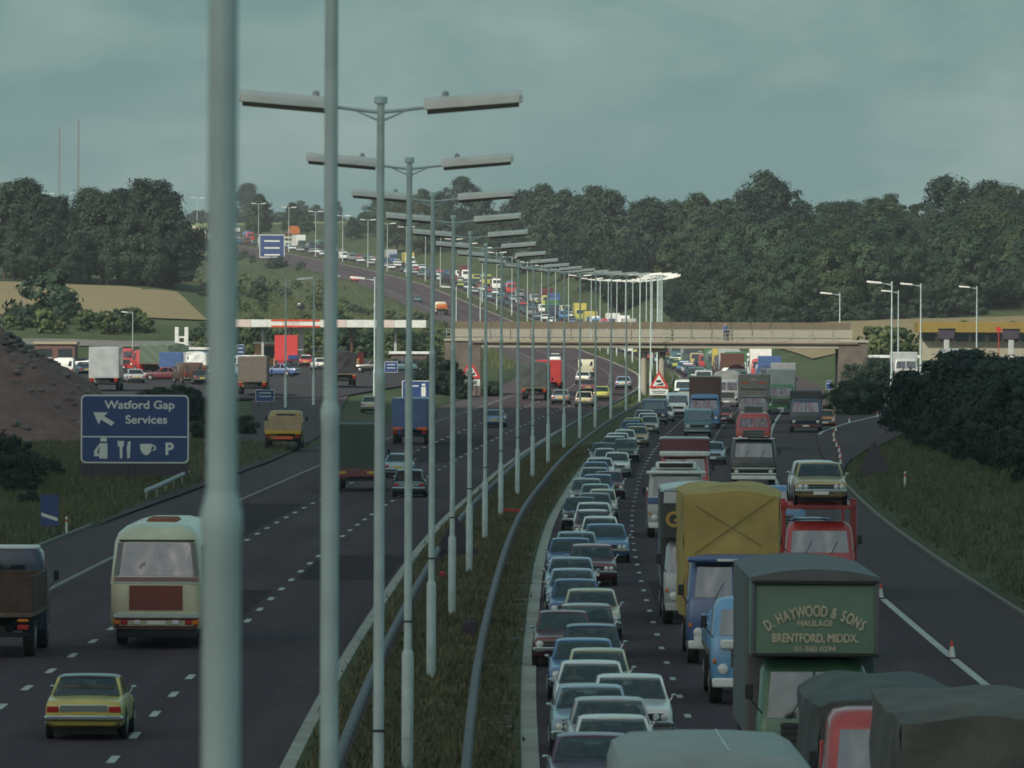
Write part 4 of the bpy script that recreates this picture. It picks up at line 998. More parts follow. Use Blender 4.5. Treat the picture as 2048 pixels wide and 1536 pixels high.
# ---- queue beside the central reservation (nearest lane), from the bottom of the photograph upwards
Q1 = [(1188, 139, 'saloon', 'purple'), (1228, 145.5, 'saloon', 'white'), (1222, 152, 'large saloon', 'lightgrey'), (1184, 158, 'twin lamp saloon', 'paleblue'),
      (1262, 162, 'large saloon', 'white'), (1184, 169, 'saloon', 'white'), (1198, 175, 'small saloon', 'cream'), (1169, 181, 'saloon', 'midblue'),
      (1185, 189, 'hatchback', 'navy'), (1128, 198, 'small saloon', 'maroon'), (1174, 203.5, 'saloon', 'purple'), (1184, 215, 'saloon', 'cream'),
      (1152, 222.5, 'small saloon', 'blue'), (1146, 232, 'hatchback', 'paleblue'), (1143, 244, 'saloon', 'paleblue'), (1185, 259, 'twin lamp saloon', 'maroon'),
      (1142, 266, 'saloon', 'blue'), (1212, 284, 'large saloon', 'midblue'), (1186, 306, 'small saloon', 'maroon'), (1188, 319, 'saloon', 'white'),
      (1190, 337, 'saloon', 'grey'), (1192, 355, 'hatchback', 'paleblue'), (1196, 376, 'estate car', 'blue'), (1190, 396, 'saloon', 'silver'),
      (1200, 422, 'twin lamp saloon', 'white'), (1208, 464, 'large saloon', 'navy'), (1230, 488, 'saloon', 'maroon'), (1250, 510, 'small saloon', 'white'), (1272, 534, 'saloon', 'midblue'),
      (1268, 556, 'hatchback', 'lime'), (1296, 578, 'saloon', 'white'), (1310, 604, 'van', 'navy'), (1322, 632, 'saloon', 'grey')]
XC = ['paleblue', 'white', 'navy', 'cream', 'grey', 'maroon', 'midblue', 'white', 'lightgrey', 'darkgreen', 'white', 'beige', 'blue', 'silver']
Q1 += [(1024 + (float(xm(d)) + 4.25 + (.45 if j % 2 else -.45)) * F / d, d, ['saloon', 'hatchback', 'small saloon', 'mini', 'estate car'][j % 5], XC[j % 14]) for j, d in enumerate((274, 295, 328, 346, 366, 386, 409, 436, 450, 476, 499, 522, 545, 567, 590, 617))]
Q1.sort(key=lambda q: q[1])
ROOFS = {}
for i, (p, d, st, c) in enumerate(Q1):
    desc = {'mini': 'small car'}.get(st, st)
    car(st, p, d, c, f'{COLNAME[c]} {desc}, {ORD(i + 1)} car from the bottom in the queue beside the barrier', 'cars queueing beside the central reservation', roof={488: 'white', 306: 'white', 203.5: 'lightgrey', 259: 'pink'}.get(d))
    if i in (1, 2, 3, 4, 5, 6, 8, 10, 11, 13, 15):
        k = CARS[st]; X = px(p, d)
        driver(X - k.W * .22, d + .12, .50, -math.atan(head(d)), i, f'the {COLNAME[c]} {desc}, {ORD(i + 1)} up queue')

# ---- lorries of the middle lane
def add_lorry(k, p, d, label, mats, group='lorries queueing towards the camera', cat='lorry', **kw):
    return place(k, p, d, 'lorry', label, cat, group, mats, **kw)
T_GREY = plain('tarpaulin_grey_green', (.075, .085, .078), rough=.8, var=.25, scale=1.2, bump=.5)
T_BROWN = plain('tarpaulin_brown', (.105, .102, .088), rough=.85, var=.3, scale=1.5, bump=.5)
T_YEL = plain('tarpaulin_mustard', (.40, .29, .085), rough=.75, var=.18, scale=.9, bump=.5)
B = lambda c: {'PAINT': P(c), 'BODY': P(c), 'TRIM': P('white'), 'TARP': T_GREY}

# pale flat-roofed coach at the bottom edge
def coach(front=True):
    k = Kind(); w = 1.25
    sh = Shell([(.55, w * .95, .05, 10.2, .2), (.7, w, 0, 10.3, .25), (1.9, w, 0, 10.28, .28), (2.9, w * .93, .28, 10.0, .36), (3.15, w * .86, .5, 9.8, .42), (3.32, w * .70, .8, 9.5, .42), (3.42, w * .4, 1.4, 8.9, .3)])
    b = k.part('body', sh.body(), 'PAINT', smooth=R(40))
    k.part('windscreen', sh.patch('front', -.92, .92, 1.98, 2.85), M_GLASSL, b, None)
    k.part('rear_window', sh.patch('rear', -.88, .88, 2.0, 2.88), M_GLASSL, b, None)
    k.part('roof_gutter', sh.patch('rear', -1.02, 1.02, 2.92, 2.97, .03), M_BLACK, b, None)
    for q in ((-1.02, -.90), (.90, 1.02)): k.part('rear_quarter_light', sh.patch('rear', *q, 2.0, 2.88, .016), M_GLASS2, b, None)
    for f in ('left', 'right'):
        for j in range(7): a = -.95 + j * .272; k.part('side_window', sh.patch(f, a, a + .25, 2.0, 2.8), M_GLASSL, b, None)
    for z0, z1, m in ((1.84, 1.96, 'TRIM'), (1.78, 1.82, M_CHROME)):
        for f in ('front', 'rear', 'left', 'right'): k.part('trim_band', sh.patch(f, -1, 1, z0, z1, .018), m, b, None)
    k.part('boot_panel', sh.patch('rear', -.64, .62, 1.06, 1.73, .02), 'PANEL', b, None)
    rb = MB(); sh.patch('rear', -1, 1, .86, .97, .05, rb); sh.patch('rear', -1.02, 1.02, .90, .93, .07, rb); k.part('chrome_strip', rb, M_CHROME, b, None)
    low = MB(); sh.patch('rear', -.98, .98, .57, .84, .02, low); k.part('rear_apron', low, 'TRIM', b, None)
    for s in (-1, 1):
        for q, m in ((.42, M_LAMPGLASS), (.70, M_REDLENS), (.86, M_AMBER)):
            l = MB(); l.box((s * w * q, 10.28, .73), (.19, .08, .13), 0, .02); k.part('rear_lamp', l, m, b)
    pl = MB(); pl.box((0, 10.29, .72), (.5, .06, .1)); k.part('number_plate', pl, M_PLATEW, b)
    for y in (6.6, 8.2):
        v = MB(); v.box((-.05, y, 3.42), (.85, .60, .20), 0, .07); k.part('roof_vent', v, plain('roof_vent_amber', (.22, .06, .02), rough=.5), b)
    for s in (-1, 1):
        for y in (1.9, 7.3): wheel(k, s * (w - .16), y, .48, .28)
    u_ = MB(); u_.box((0, 5.2, .52), (2.1, 9.9, .4)); k.part('underbody', u_, M_DARK)
    return k
COACH = coach()
# large pantechnicon/van roof at the bottom of the picture
k = Kind(); cab_parts(k, 0, 2.3, 2.6, style='grille'); chassis(k, 0, 8.5)
wv = 1.25; sh = Shell([(1.0, wv, 1.8, 8.6, .1), (3.12, wv, 1.8, 8.6, .14), (3.33, wv * .95, 1.95, 8.5, .2), (3.45, wv * .78, 2.2, 8.2, .25), (3.50, wv * .35, 2.6, 7.8, .2)])
i_ = k.part('box_body', sh.body(), 'BODY', smooth=R(40)); sm = MB(); sm.box((.18, 5.2, 3.495), (.03, 5.2, .03), 0, .005); k.part('roof_seam', sm, 'TRIM', i_)
add_lorry(k, 1448, 93, 'light grey high box lorry at the bottom edge with only its rounded roof in view', {'PAINT': P('lightgrey'), 'BODY': plain('weathered_roof_grey', (.27, .29, .27), rough=.6, var=.12, scale=1.5), 'TRIM': P('grey')})

# nearest tarpaulined lorry at the right corner
k = Kind(); cab_parts(k, -3.4, 2.3, 2.45, style='grille'); chassis(k, -3.4, 11)
flat_bed(k, -1.5, 9.0, 2.45, 1.15); k.part('tarpaulin', lumpy(-.2, 6.6, 2.6, 1.2, 3.76, 5, .10, .05), 'TARP', smooth=R(60))
add_lorry(k, 1985, 102, 'lorry in the bottom right corner loaded high under a brownish tarpaulin', {'PAINT': P('grey'), 'BODY': P('grey'), 'TRIM': P('white'), 'TARP': T_BROWN})
# red cab with grey-green sheeted load
k = lorry('tarp', 9.5, 2.45, 2.74, 2.98, 'grille', 11, wz=(1.5, 2.42), rake=.2)
add_lorry(k, 1800, 121, 'bright red lorry cab with a grey green sheeted load behind it near the bottom right', {'PAINT': P('red'), 'BODY': P('red'), 'TRIM': P('white'), 'TARP': T_GREY})

# Luton removal lorry with signwriting
k = Kind(); cab_parts(k, .25, 2.12, 2.55, style='grille', wz=(1.45, 2.32), rake=.12); chassis(k, 0, 10.2)
G_BOX = plain('coachbuilt_green', (.095, .165, .112), rough=.5, var=.12, scale=.7); G_GREYP = plain('primer_grey', (.105, .112, .112), rough=.7, var=.15, scale=.8)
sh, i_ = box_body(k, 2.0, 8.2, 2.46, 1.0, 4.10, 'SIDE', .05, True)
sh2 = Shell([(2.62, 1.19, -.05, 2.1, .06), (4.02, 1.19, 0, 2.1, .06), (4.10, 1.15, .05, 2.1, .06)]); i2 = k.part('over_cab_box', sh2.body(), 'BODY', smooth=R(30))
rf = MB(); poly = [(t * 1.235, 4.12 + .16 * (1 - t * t)) for t in np.linspace(1, -1, 13)] + [(-1.235, 4.06), (1.235, 4.06)]
rf.prism(poly, -.10, 10.2); k.part('roof', rf, 'SIDE', None, R(40))
for s in (-1, 1): e = MB(); e.box((s * 1.17, -.06, 3.34), (.07, .06, 1.40), 0, .015); k.part('corner_post', e, 'SIDE', i2)
for zz in (2.66, 4.03): e = MB(); e.box((0, -.06, zz), (2.4, .07, .07), 0, .015); k.part('moulding', e, M_BLACK, i2)
GOLD = plain('signwriting_gold', (.50, .45, .31), rough=.6, var=.1); 
def fit_text(body, cap, width, z, bold):
    m = MB(); text_to(m, body, cap / .7, 0, z, -.066, 0, 0); xs = [v[0] for v in m.v]
    m = MB(); text_to(m, body, cap / .7, 0, z, -.066, 0, bold, wx=width / (max(xs) - min(xs))); return m
lt = MB(); s_ = "D. HAYWOOD & SONS"; adv = [{' ': .42, '.': .45, 'W': 1.25, 'O': 1.1, '&': 1.05, 'S': .9}.get(ch, 1.) for ch in s_]; tot = sum(adv); acc = 0.
for ch, w_ in zip(s_, adv):
    t = ((acc + w_ / 2) / tot - .5) * 2; acc += w_; an = t * R(36); rad = 1.60
    if ch != ' ': text_to(lt, ch, .29, rad * math.sin(an), 3.48 - rad * (1 - math.cos(an)), -.066, -an, .006, wx=.60)
k.part('lettering', lt, GOLD, i2, None)
k.part('lettering', fit_text('HAULAGE', .105, .66, 3.25, .004), GOLD, i2, None)
k.part('lettering', fit_text('BRENTFORD, MIDDX.', .16, 1.62, 2.97, .006), GOLD, i2, None)
k.part('lettering', fit_text('01-560 0294', .09, .78, 2.77, .003), GOLD, i2, None)
add_lorry(k, 1632, 143, 'green haulage lorry with gold lettering on the box over its cab', {'PAINT': plain('paint_cab_green', (.07, .16, .09), rough=.35, coat=.4), 'BODY': G_BOX, 'SIDE': G_GREYP, 'TRIM': P('darkgreen')}, cat='lorry')

# sky-blue lorry behind it
k = lorry('drop', 8.2, 2.4, 2.5, 2.4, 'grille', 3, wz=(1.62, 2.22), rake=.14)
nb = MB(); nb.box((0, -.10, 1.42), (1.9, .10, .22), 0, .04); k.part('white_nose_band', nb, M_WHITE)
add_lorry(k, 1524, 177, 'sky blue lorry with a white nose band, half hidden behind the green haulage lorry', {'PAINT': P('skyblue'), 'BODY': P('skyblue'), 'TRIM': P('white')})
# blue lorry with mustard tarpaulin
k = Kind(); cab_parts(k, 0, 2.4, 2.85, style='panel', wz=(1.75, 2.60), rake=.2, bumper=M_WHITE); chassis(k, 0, 9.5)
v = MB(); v.box((0, .05, 2.74), (2.42, .45, .15), 0, .06); iv = k.part('sun_visor', v, 'PAINT')
lt = MB(); lt.box((0, -.178, 2.735), (.85, .01, .065)); k.part('visor_lettering', lt, M_WHITE, iv)
pl = MB(); pl.box((-.75, -.16, .62), (.55, .02, .28)); k.part('plate', pl, M_WHITE)
flat_bed(k, 1.85, 7.6, 2.45, 1.15); it = k.part('tarpaulin', lumpy(2.0, 9.4, 2.66, 1.2, 4.62, 21, .16, .045), 'TARP', smooth=R(60))
k.part('rope', rope_x(1.95, 2.6, 2.85, 4.45), plain('rope', (.20, .14, .05), rough=.9), it)
add_lorry(k, 1468, 198, 'dark blue lorry carrying a tall load roped under a mustard yellow tarpaulin', {'PAINT': P('blue'), 'BODY': P('blue'), 'TRIM': P('blue'), 'TARP': T_YEL})
# dark green box lorry with a gold letter
k = Kind(); cab_parts(k, .2, 2.3, 2.5, style='grille'); chassis(k, 0, 9)
sh, i_ = box_body(k, 1.9, 7.2, 2.45, 1.05, 3.95, 'BODY', .05, True, roofkey='TRIM'); sh2 = Shell([(2.58, 1.2, 0, 1.95, .05), (3.92, 1.2, 0, 1.95, .05), (3.98, 1.15, .05, 1.95, .05)]); i2 = k.part('over_cab_box', sh2.body(), 'BODY', smooth=R(30))
tb = MB(); sh2.patch('front', -1.0, 1.0, 3.60, 3.94, .03, tb); k.part('top_band', tb, 'TRIM', i2, None)
lt = MB(); text_to(lt, 'G', .62, -.90, 3.10, -.03, 0, .02); k.part('lettering', lt, plain('gold_leaf', (.42, .26, .05), rough=.5), i2, None)
add_lorry(k, 1408, 224, 'dark box lorry with a gold letter, mostly hidden behind the mustard tarpaulin', {'PAINT': P('silver'), 'BODY': P('black'), 'TRIM': P('lightgrey')})
# white and blue lorry with a header board
k = Kind(); cab_parts(k, 0, 2.35, 2.95, style='panel', wz=(1.75, 2.55), rake=.12, split=False); chassis(k, 0, 9)
hd = MB(); hd.box((0, .25, 3.02), (1.7, .35, .30), 0, .06); ih = k.part('header_board', hd, 'TRIM'); pn = MB(); pn.box((0, .07, 3.02), (1.4, .02, .18)); k.part('header_panel', pn, M_BLACK, ih)
bd = MB(); bd.box((0, .0, 2.72), (2.5, .5, .14), 0, .05); k.part('sun_visor', bd, 'TRIM')
wb_ = MB(); wb_.box((0, -.03, 1.55), (2.36, .06, .26), 0, .02); k.part('blue_band', wb_, P('blue'))
flat_bed(k, 1.85, 7.1, 2.4, 1.15, .7)
add_lorry(k, 1353, 315, 'white and blue lorry with a header board above its windscreen, left of the mustard tarpaulin', {'PAINT': P('lightgrey'), 'BODY': P('red'), 'TRIM': M_WHITE})
# red lorry with white band
k = Kind(); cab_parts(k, 0, 2.4, 2.75, style='grille', wz=(1.55, 2.4)); chassis(k, 0, 8.5); box_body(k, 1.8, 6.7, 2.45, 1.05, 3.35, 'BODY')
v = MB(); v.box((0, .12, 2.62), (2.44, .5, .26), 0, .06); k.part('white_visor', v, M_WHITE)
add_lorry(k, 1370, 366, 'red lorry with a broad white visor above a dark windscreen', {'PAINT': P('red'), 'BODY': P('maroon'), 'TRIM': P('red')})
car('van', 1396, 556, 'teal', 'dark teal van behind the red lorry with the white visor')
k = lorry('box', 8.5, 2.45, 2.7, 4.05, 'grille', 5, visor='PAINT')
add_lorry(k, 1409, 588, 'blue cabbed lorry with a plain brown box body', {'PAINT': P('midblue'), 'BODY': P('brown'), 'TRIM': P('midblue')})
car('small saloon', 1447, 612, 'red', 'small red saloon between the brown box lorry and the grey box lorry')
add_lorry(lorry('tarp', 9, 2.45, 2.6, 3.3, 'grille', 8), 1453, 690, 'grey sheeted lorry left of the grey lorry with orange stripes', {'PAINT': P('grey'), 'BODY': P('grey'), 'TRIM': P('grey'), 'TARP': plain('tarpaulin_pale_grey', (.20, .215, .20), rough=.8, var=.2, scale=1.)})
car('van', 1357, 640, 'white', 'white van in the inner lane just right of the red triangle sign')
# slow lane
k = Kind(); cab_parts(k, 0, 2.45, 2.62, style='grille', wz=(1.62, 2.36), rake=.16, split=False); chassis(k, 0, 9); flat_bed(k, 1.85, 7.1, 2.45, 1.15)
w2 = MB(); w2.box((0, -.12, .72), (2.46, .05, .08), 0, .02); w2.box((0, -.12, 1.02), (2.3, .05, .05), 0, .01); k.part('white_bar', w2, M_WHITE)
v = MB(); v.box((.0, .35, 2.64), (2.3, .5, .08), 0, .03); k.part('white_roof_band', v, M_WHITE); v = MB(); v.box((.25, .12, 2.70), (1.2, .10, .10), 0, .02); k.part('roof_board', v, M_BLACK)
add_lorry(k, 1508, 412, 'black fronted lorry with a white roof band and a pale reflecting windscreen', {'PAINT': P('black'), 'BODY': P('red'), 'TRIM': P('white')})
k = lorry('drop', 8.5, 2.4, 2.5, 2.5, 'grille', 7, wz=(1.55, 2.15))
add_lorry(k, 1507, 512, 'red lorry cab directly in front of the tall grey box with orange stripes', {'PAINT': P('red'), 'BODY': P('red'), 'TRIM': P('maroon')})
k = Kind(); cab_parts(k, 0, 2.4, 2.3, style='grille'); chassis(k, 0, 11); sh, i_ = box_body(k, .6, 10.4, 2.5, 1.5, 3.95, 'BODY', .04)
M_OR = plain('orange_stripe', (.62, .10, .03), rough=.5)
for z in (1.75, 3.22):
    for a in ((-.85, -.35), (.30, .85)): k.part('orange_stripe', sh.patch('front', *a, z, z + .13, .02), M_OR, i_, None)
k.part('panel_joint', sh.patch('front', -.85, .85, 2.72, 2.79, .012), M_BLACK, i_, None); k.part('badge', sh.patch('front', -.18, .18, 3.45, 3.62, .02), P('pink'), i_, None)
add_lorry(k, 1507, 612, 'tall grey box lorry with four orange stripes across its front', {'PAINT': P('grey'), 'BODY': plain('box_grey', (.21, .205, .185), rough=.6, var=.1), 'TRIM': P('grey')})
add_lorry(lorry('box', 11, 2.45, 2.6, 3.9, 'grille', 7), 1562, 655, 'green and white box lorry just right of the grey lorry with orange stripes', {'PAINT': P('green'), 'BODY': P('silver'), 'TRIM': P('green')}, drz=.02)
add_lorry(lorry('box', 9, 2.45, 2.6, 3.5, 'grille', 7), 1566, 735, 'dark lorry with a flat grey roof high behind the green and white lorry', {'PAINT': P('black'), 'BODY': P('grey'), 'TRIM': P('black')})
k = lorry('box', 8.5, 2.45, 2.55, 3.15, 'grille', 4)
add_lorry(k, 1612, 574, 'dark grey box lorry alone on the hard shoulder near the right slip road', {'PAINT': P('navy'), 'BODY': plain('slate_box', (.055, .055, .065), rough=.7), 'TRIM': P('maroon')})
car('small saloon', 1651, 596, 'orange', 'small orange red car just behind the dark grey box lorry')

# ---- car transporter in the slow lane
k = Kind(); cab_parts(k, 0, 2.25, 2.52, style='panel', wz=(1.52, 2.22), rake=.18, split=False); chassis(k, 0, 12, 2.3)
fr = MB()
for s in (-1, 1):
    fr.box((s * 1.16, 2.1, 1.95), (.22, .24, 2.55), 0, .02); fr.box((s * 1.16, 11.5, 1.95), (.12, .12, 2.4), 0, .02); fr.box((s * 1.14, 6.9, 2.98), (.10, 9.4, .14), 0, .02); fr.box((s * .74, .95, 3.02), (.52, 2.7, .16), 0, .02)
fr.box((0, 2.05, 3.02), (2.46, .20, .24), 0, .03); fr.box((0, -.30, 3.02), (1.9, .12, .16), 0, .03); k.part('gantry', fr, 'PAINT')
dk = MB()
for s in (-1, 1): dk.box((s * .68, 6.9, 2.98), (.5, 9.2, .06)); dk.box((s * .68, 6.9, 1.0), (.5, 9.2, .08))
k.part('deck', dk, 'PAINT')
gr = MB()
for z in (1.12, 1.18, 1.24): gr.box((.0, -.03, z), (.95, .03, .025))
k.part('grille_bar', gr, M_CHROME)
tr = add_lorry(k, 1641, 245, 'red car transporter carrying a beige saloon above its cab', {'PAINT': P('red'), 'BODY': P('red'), 'TRIM': P('red')}, cat='car transporter', group='lorries queueing towards the camera')
def on_deck(st, y, zd, col, label):
    X = px(1641, 245) + head(245) * y; car(st, 0, 245 + y, col, label, 'cars carried on the transporter', u=X - float(xm(245 + y)), z=zd)
on_deck('twin lamp saloon', 1.15, 3.075, 'beige', 'beige saloon riding on the front of the transporter top deck above the cab')
on_deck('saloon', 6.2, 3.02, 'white', 'white saloon on the transporter top deck behind the beige one')
on_deck('small saloon', 4.6, 1.05, 'midblue', 'blue saloon on the lower deck of the red transporter')
on_deck('saloon', 9.2, 1.05, 'blue', 'dark blue saloon at the rear of the transporter lower deck')
k = lorry('drop', 8.5, 2.4, 2.5, 2.3, 'grille', 2); add_lorry(k, 1553, 300, 'blue lorry with white front glimpsed between the mustard tarpaulin and the transporter', {'PAINT': P('midblue'), 'BODY': P('blue'), 'TRIM': P('white')})
car('saloon', 1425, 470, 'paleblue', 'pale blue saloon hidden low beside the red lorry with the white visor')

# ---- left carriageway, driving away
place(COACH, 314, 206 + 10.3, 'coach', 'cream coach with a maroon boot panel seen from behind at the left', 'coach', None, {'PAINT': P('cream'), 'TRIM': P('maroon'), 'PANEL': plain('boot_maroon', (.16, .032, .022), rough=.5, var=.08)}, away=True, rear=10.3)
CARS['coupe'] = car_kind(4.3, 1.69, 1.34, quad=True); _p = MB(); _p.box((0, 2.16, .68), (1.02, .03, .15), 0, .01); CARS['coupe'].part('tail_panel', _p, M_CHROME)
car('coupe', 183, 163, 'yellow', 'yellow saloon with a dark vinyl roof driving away at the bottom left', away=True, roof='black', drz=-.01)
# tipper at left edge
k = Kind(); cab_parts(k, 0, 2.35, 2.75, style='grille'); chassis(k, 0, 7.5); flat_bed(k, 1.9, 5.6, 2.45, 1.15, .95, 'SIDE')
wt = MB(); wt.box((0, 1.0, 2.74), (1.9, 1.2, .12), 0, .05); k.part('white_roof', wt, M_WHITE)
place(k, -25, 200 + 7.5, 'lorry', 'brown sided tipper lorry with a white cab roof cut off by the left edge', 'lorry', None, {'PAINT': P('navy'), 'SIDE': plain('rusty_boards', (.075, .045, .035), rough=.85, var=.3), 'BODY': P('blue'), 'TRIM': P('white')}, away=True, rear=7.5)
k = lorry('box', 8.5, 2.45, 2.6, 3.55, 'grille', 6); ap = MB(); ap.box((0, 8.52, .98), (2.4, .06, .42), 0, .02); k.part('rear_apron', ap, P('maroon'))
for s in (-1, 1): m_ = MB(); m_.box((s * .85, 8.56, 1.0), (.6, .03, .13)); k.part('rear_marker', m_, plain('yellow_marker', (.45, .32, .04), rough=.5))
place(k, 714, 398 + 8.5, 'lorry', 'dark green box lorry with a maroon tail driving away between the lamp posts', 'lorry', None, {'PAINT': P('maroon'), 'BODY': plain('box_dark_green', (.035, .062, .048), rough=.6), 'TRIM': P('maroon')}, away=True, rear=8.5)
k = lorry('box', 8.5, 2.5, 2.6, 3.2, 'grille', 6)
for s in (-1, 1): m_ = MB(); m_.box((s * .85, 8.55, 1.12), (.7, .04, .16)); k.part('rear_marker', m_, M_OR)
place(k, 820, 524 + 8.5, 'lorry', 'blue box lorry with orange rear markers driving away ahead of the green one', 'lorry', None, {'PAINT': P('blue'), 'BODY': P('blue'), 'TRIM': P('blue')}, away=True, rear=8.5)
car('estate car', 821, 388, 'teal', 'dark teal estate car driving away beside the green box lorry', away=True)
car('saloon', 800, 432, 'paleblue', 'pale blue saloon driving away just ahead of the dark teal estate', away=True)
car('saloon', 991, 592, 'midblue', 'blue saloon driving away alone in the middle lane', away=True)
car('saloon', 744, 640, 'silver', 'silver saloon on the exit slip road seen between lamp posts', away=True, u=px(744, 640) - float(xm(640)), z=gz(px(744, 640), 640) + .1)
k = lorry('drop', 7.5, 2.45, 2.5, 2.3, 'grille', 6); rp = MB(); rp.box((0, 7.53, 1.15), (2.4, .05, .22), 0, .01); ip_ = k.part('yellow_tail_board', rp, plain('safety_yellow', (.50, .34, .03), rough=.5))
rp = MB(); rp.box((0, 7.58, .78), (1.3, .04, .2)); k.part('orange_board', rp, M_OR)
place(k, 566, 500 + 7.5, 'lorry', 'yellow works lorry with an orange tail board stopped on the exit slip road', 'lorry', None, {'PAINT': P('ochre'), 'BODY': P('tan'), 'TRIM': P('ochre')}, away=True, rear=7.5, z=gz(px(566, 504), 504) + .12, drz=.03)
k = lorry('tarp', 9, 2.45, 2.6, 3.4, 'grille', 9)
place(k, 678, 742, 'lorry', 'black sheeted lorry turning from the slip road into the left services', 'lorry', None, {'PAINT': P('black'), 'BODY': P('black'), 'TRIM': P('orange'), 'TARP': plain('tarpaulin_black', (.022, .02, .024), rough=.7)}, away=True, z=gz(px(678, 742), 742) + .12, drz=.12)
k = lorry('tarp', 10, 2.5, 2.6, 3.6, 'grille', 12)
place(k, 1068, 720 + 10, 'lorry', 'dark sheeted lorry driving away in the slow lane before the bridge', 'lorry', None, {'PAINT': P('darkgreen'), 'BODY': P('orange'), 'TRIM': P('red'), 'TARP': plain('tarpaulin_dark', (.05, .06, .055), rough=.8)}, away=True, rear=10)
k = lorry('box', 9, 2.5, 2.6, 3.3, 'grille', 12)
place(k, 1098, 770 + 9, 'lorry', 'red box lorry driving away under the bridge', 'lorry', None, {'PAINT': P('red'), 'BODY': P('red'), 'TRIM': P('red')}, away=True, rear=9)
for st, p, d, c, lb in (('saloon', 1122, 702, 'grey', 'grey saloon driving away right of the dark sheeted lorry'), ('estate car', 1170, 690, 'cream', 'cream estate car driving away in the fast lane before the bridge'),
                        ('small saloon', 1204, 722, 'lime', 'lime yellow saloon overtaking next to the central reservation before the bridge'), ('saloon', 1178, 770, 'maroon', 'maroon saloon driving away under the bridge'),
                        ('saloon', 1166, 850, 'white', 'white saloon driving away just beyond the bridge'), ('van', 1172, 930, 'cream', 'cream van driving away beyond the bridge'), ('saloon', 1247, 800, 'paleblue', 'pale blue saloon close to the reservation under the bridge')):
    car(st, p, d, c, lb, away=True)
for kd, p, d, c, lb in (('car', 708, 1790, 'red', 'red car alone on the far left carriageway climbing the hill'), ('car', 835, 1640, 'teal', 'dark teal car on the far left carriageway below the red one'), ('flat lorry', 880, 1560, 'cream', 'cream lorry with an orange tail on the far left carriageway'),
                        ('car', 632, 2020, 'white', 'white car on the far left carriageway near the hilltop'), ('lorry', 580, 2180, 'orange', 'orange lorry on the far left carriageway at the hilltop'), ('car', 1110, 1120, 'white', 'white car on the left carriageway seen through the bridge span')):
    far_vehicle(kd, px(p, d), d, float(zr(d)) + .005, math.pi - math.atan(head(d)), c, lb, 'car' if kd == 'car' else 'lorry', None, 'orange' if kd == 'flat lorry' else None)

# ---- the queue under and beyond the bridge, up the hill
CC = ['white', 'white', 'white', 'cream', 'paleblue', 'lightgrey', 'red', 'navy', 'red', 'lime', 'white', 'silver', 'beige', 'midblue', 'maroon', 'teal', 'darkgreen', 'black', 'brown', 'lightgrey', 'white', 'grey', 'navy', 'blue']
rq = random.Random(12); cnt = {}
for lane, u0 in (('inner', 4.25), ('middle', 8.0), ('outer', 11.7)):
    d = {'inner': 655., 'middle': 760., 'outer': 790.}[lane]; n = 0
    while d < 2420:
        n += 1; rnd = rq.random()
        kd = 'car' if (lane == 'inner' and rnd < .93) or rnd < (.66 if lane == 'middle' else .58) else ('van' if rnd < .76 or lane == 'inner' else rq.choice(['lorry', 'tall lorry', 'flat lorry', 'lorry', 'tanker']))
        c = rq.choice(CC); c2 = rq.choice(['white', 'cream', 'white', 'blue', 'yellow', 'red', 'green', 'lightgrey', 'grey', 'silver', 'white', 'maroon', 'brown', 'teal', 'lightgrey'])
        nm = {'car': 'car', 'van': 'van', 'lorry': 'box lorry', 'tall lorry': 'high box lorry', 'flat lorry': 'loaded flat lorry', 'tanker': 'tanker lorry'}[kd]
        cl = COLNAME[c] if kd in ('car', 'van') else f'{COLNAME[c2]} bodied'
        far_vehicle(kd, float(xm(d)) + u0 + rq.uniform(-.5, .5), d, float(zr(d)) + .005, -math.atan(head(d)) + rq.uniform(-.01, .01), c,
                    f'{cl} {nm}, {ORD(n)} vehicle from the bridge up the {lane} queueing lane', 'car' if kd == 'car' else ('van' if kd == 'van' else 'lorry'), 'vehicles queueing up the far hill', c2)
        d += {'car': 5.5, 'van': 6}.get(kd, 10.5) + rq.uniform(1.5, 7 if d < 1000 else 15)
# ------------------------------------------------------------------ overbridge
BD = 752.
def bp_(p): return px(p, BD)
br = link('bridge', None, None, (bp_(1310), BD, float(zr(BD)))); tag(br, 'low concrete road bridge crossing both carriageways in front of the wooded hill', 'bridge')
def bpart(name, mb, mat, smooth=None, parent=None):
    o = link(name, mb.mesh(name, [mat], smooth)); o.parent = parent or br
    o.matrix_parent_inverse = Matrix.Translation(-Vector(br.location)); return o
zS, zD = pz(696, BD), pz(680, BD)          # soffit, deck level
xL, xR = bp_(945), bp_(1715)
M_BRC = plain('bridge_concrete', (.32, .30, .235), rough=.85, var=.12, scale=.4)
M_BRD = plain('bridge_fence_boards', (.15, .125, .085), rough=.9, var=.25, scale=.6)
M_BRK = plain('abutment_brick', (.13, .108, .09), rough=.9, var=.3, scale=.8, bump=.3)
d_ = MB(); d_.box(((xL + xR) / 2, BD + 3, (zS + zD) / 2 + .1), (xR - xL, 7.0, zD - zS - .2)); bpart('deck', d_, M_BRC)
d_ = MB(); d_.box(((xL + xR) / 2, BD - .62, zS + .22), (xR - xL, .26, .40), 0, .03); bpart('edge_beam', d_, M_BRC)
d_ = MB(); d_.box(((xL + xR) / 2, BD - .75, zS + .56), (xR - xL, .5, .18), 0, .02); bpart('dark_recess_band', d_, plain('shade_toned_concrete', (.16, .13, .10), rough=.9))  # shaded recess line along the deck edge, put into a darker concrete colour
x = bp_(900); k_ = 0
pm = MB(); pm.box((0, 0, .55), (1.92, .10, 1.10), 0, .015); pme = pm.mesh('parapet_panel', [M_BRC])
fm = MB(); fm.box((0, 0, .36), (1.96, .08, .72), 0, .01); fme = fm.mesh('fence_panel', [M_BRD])
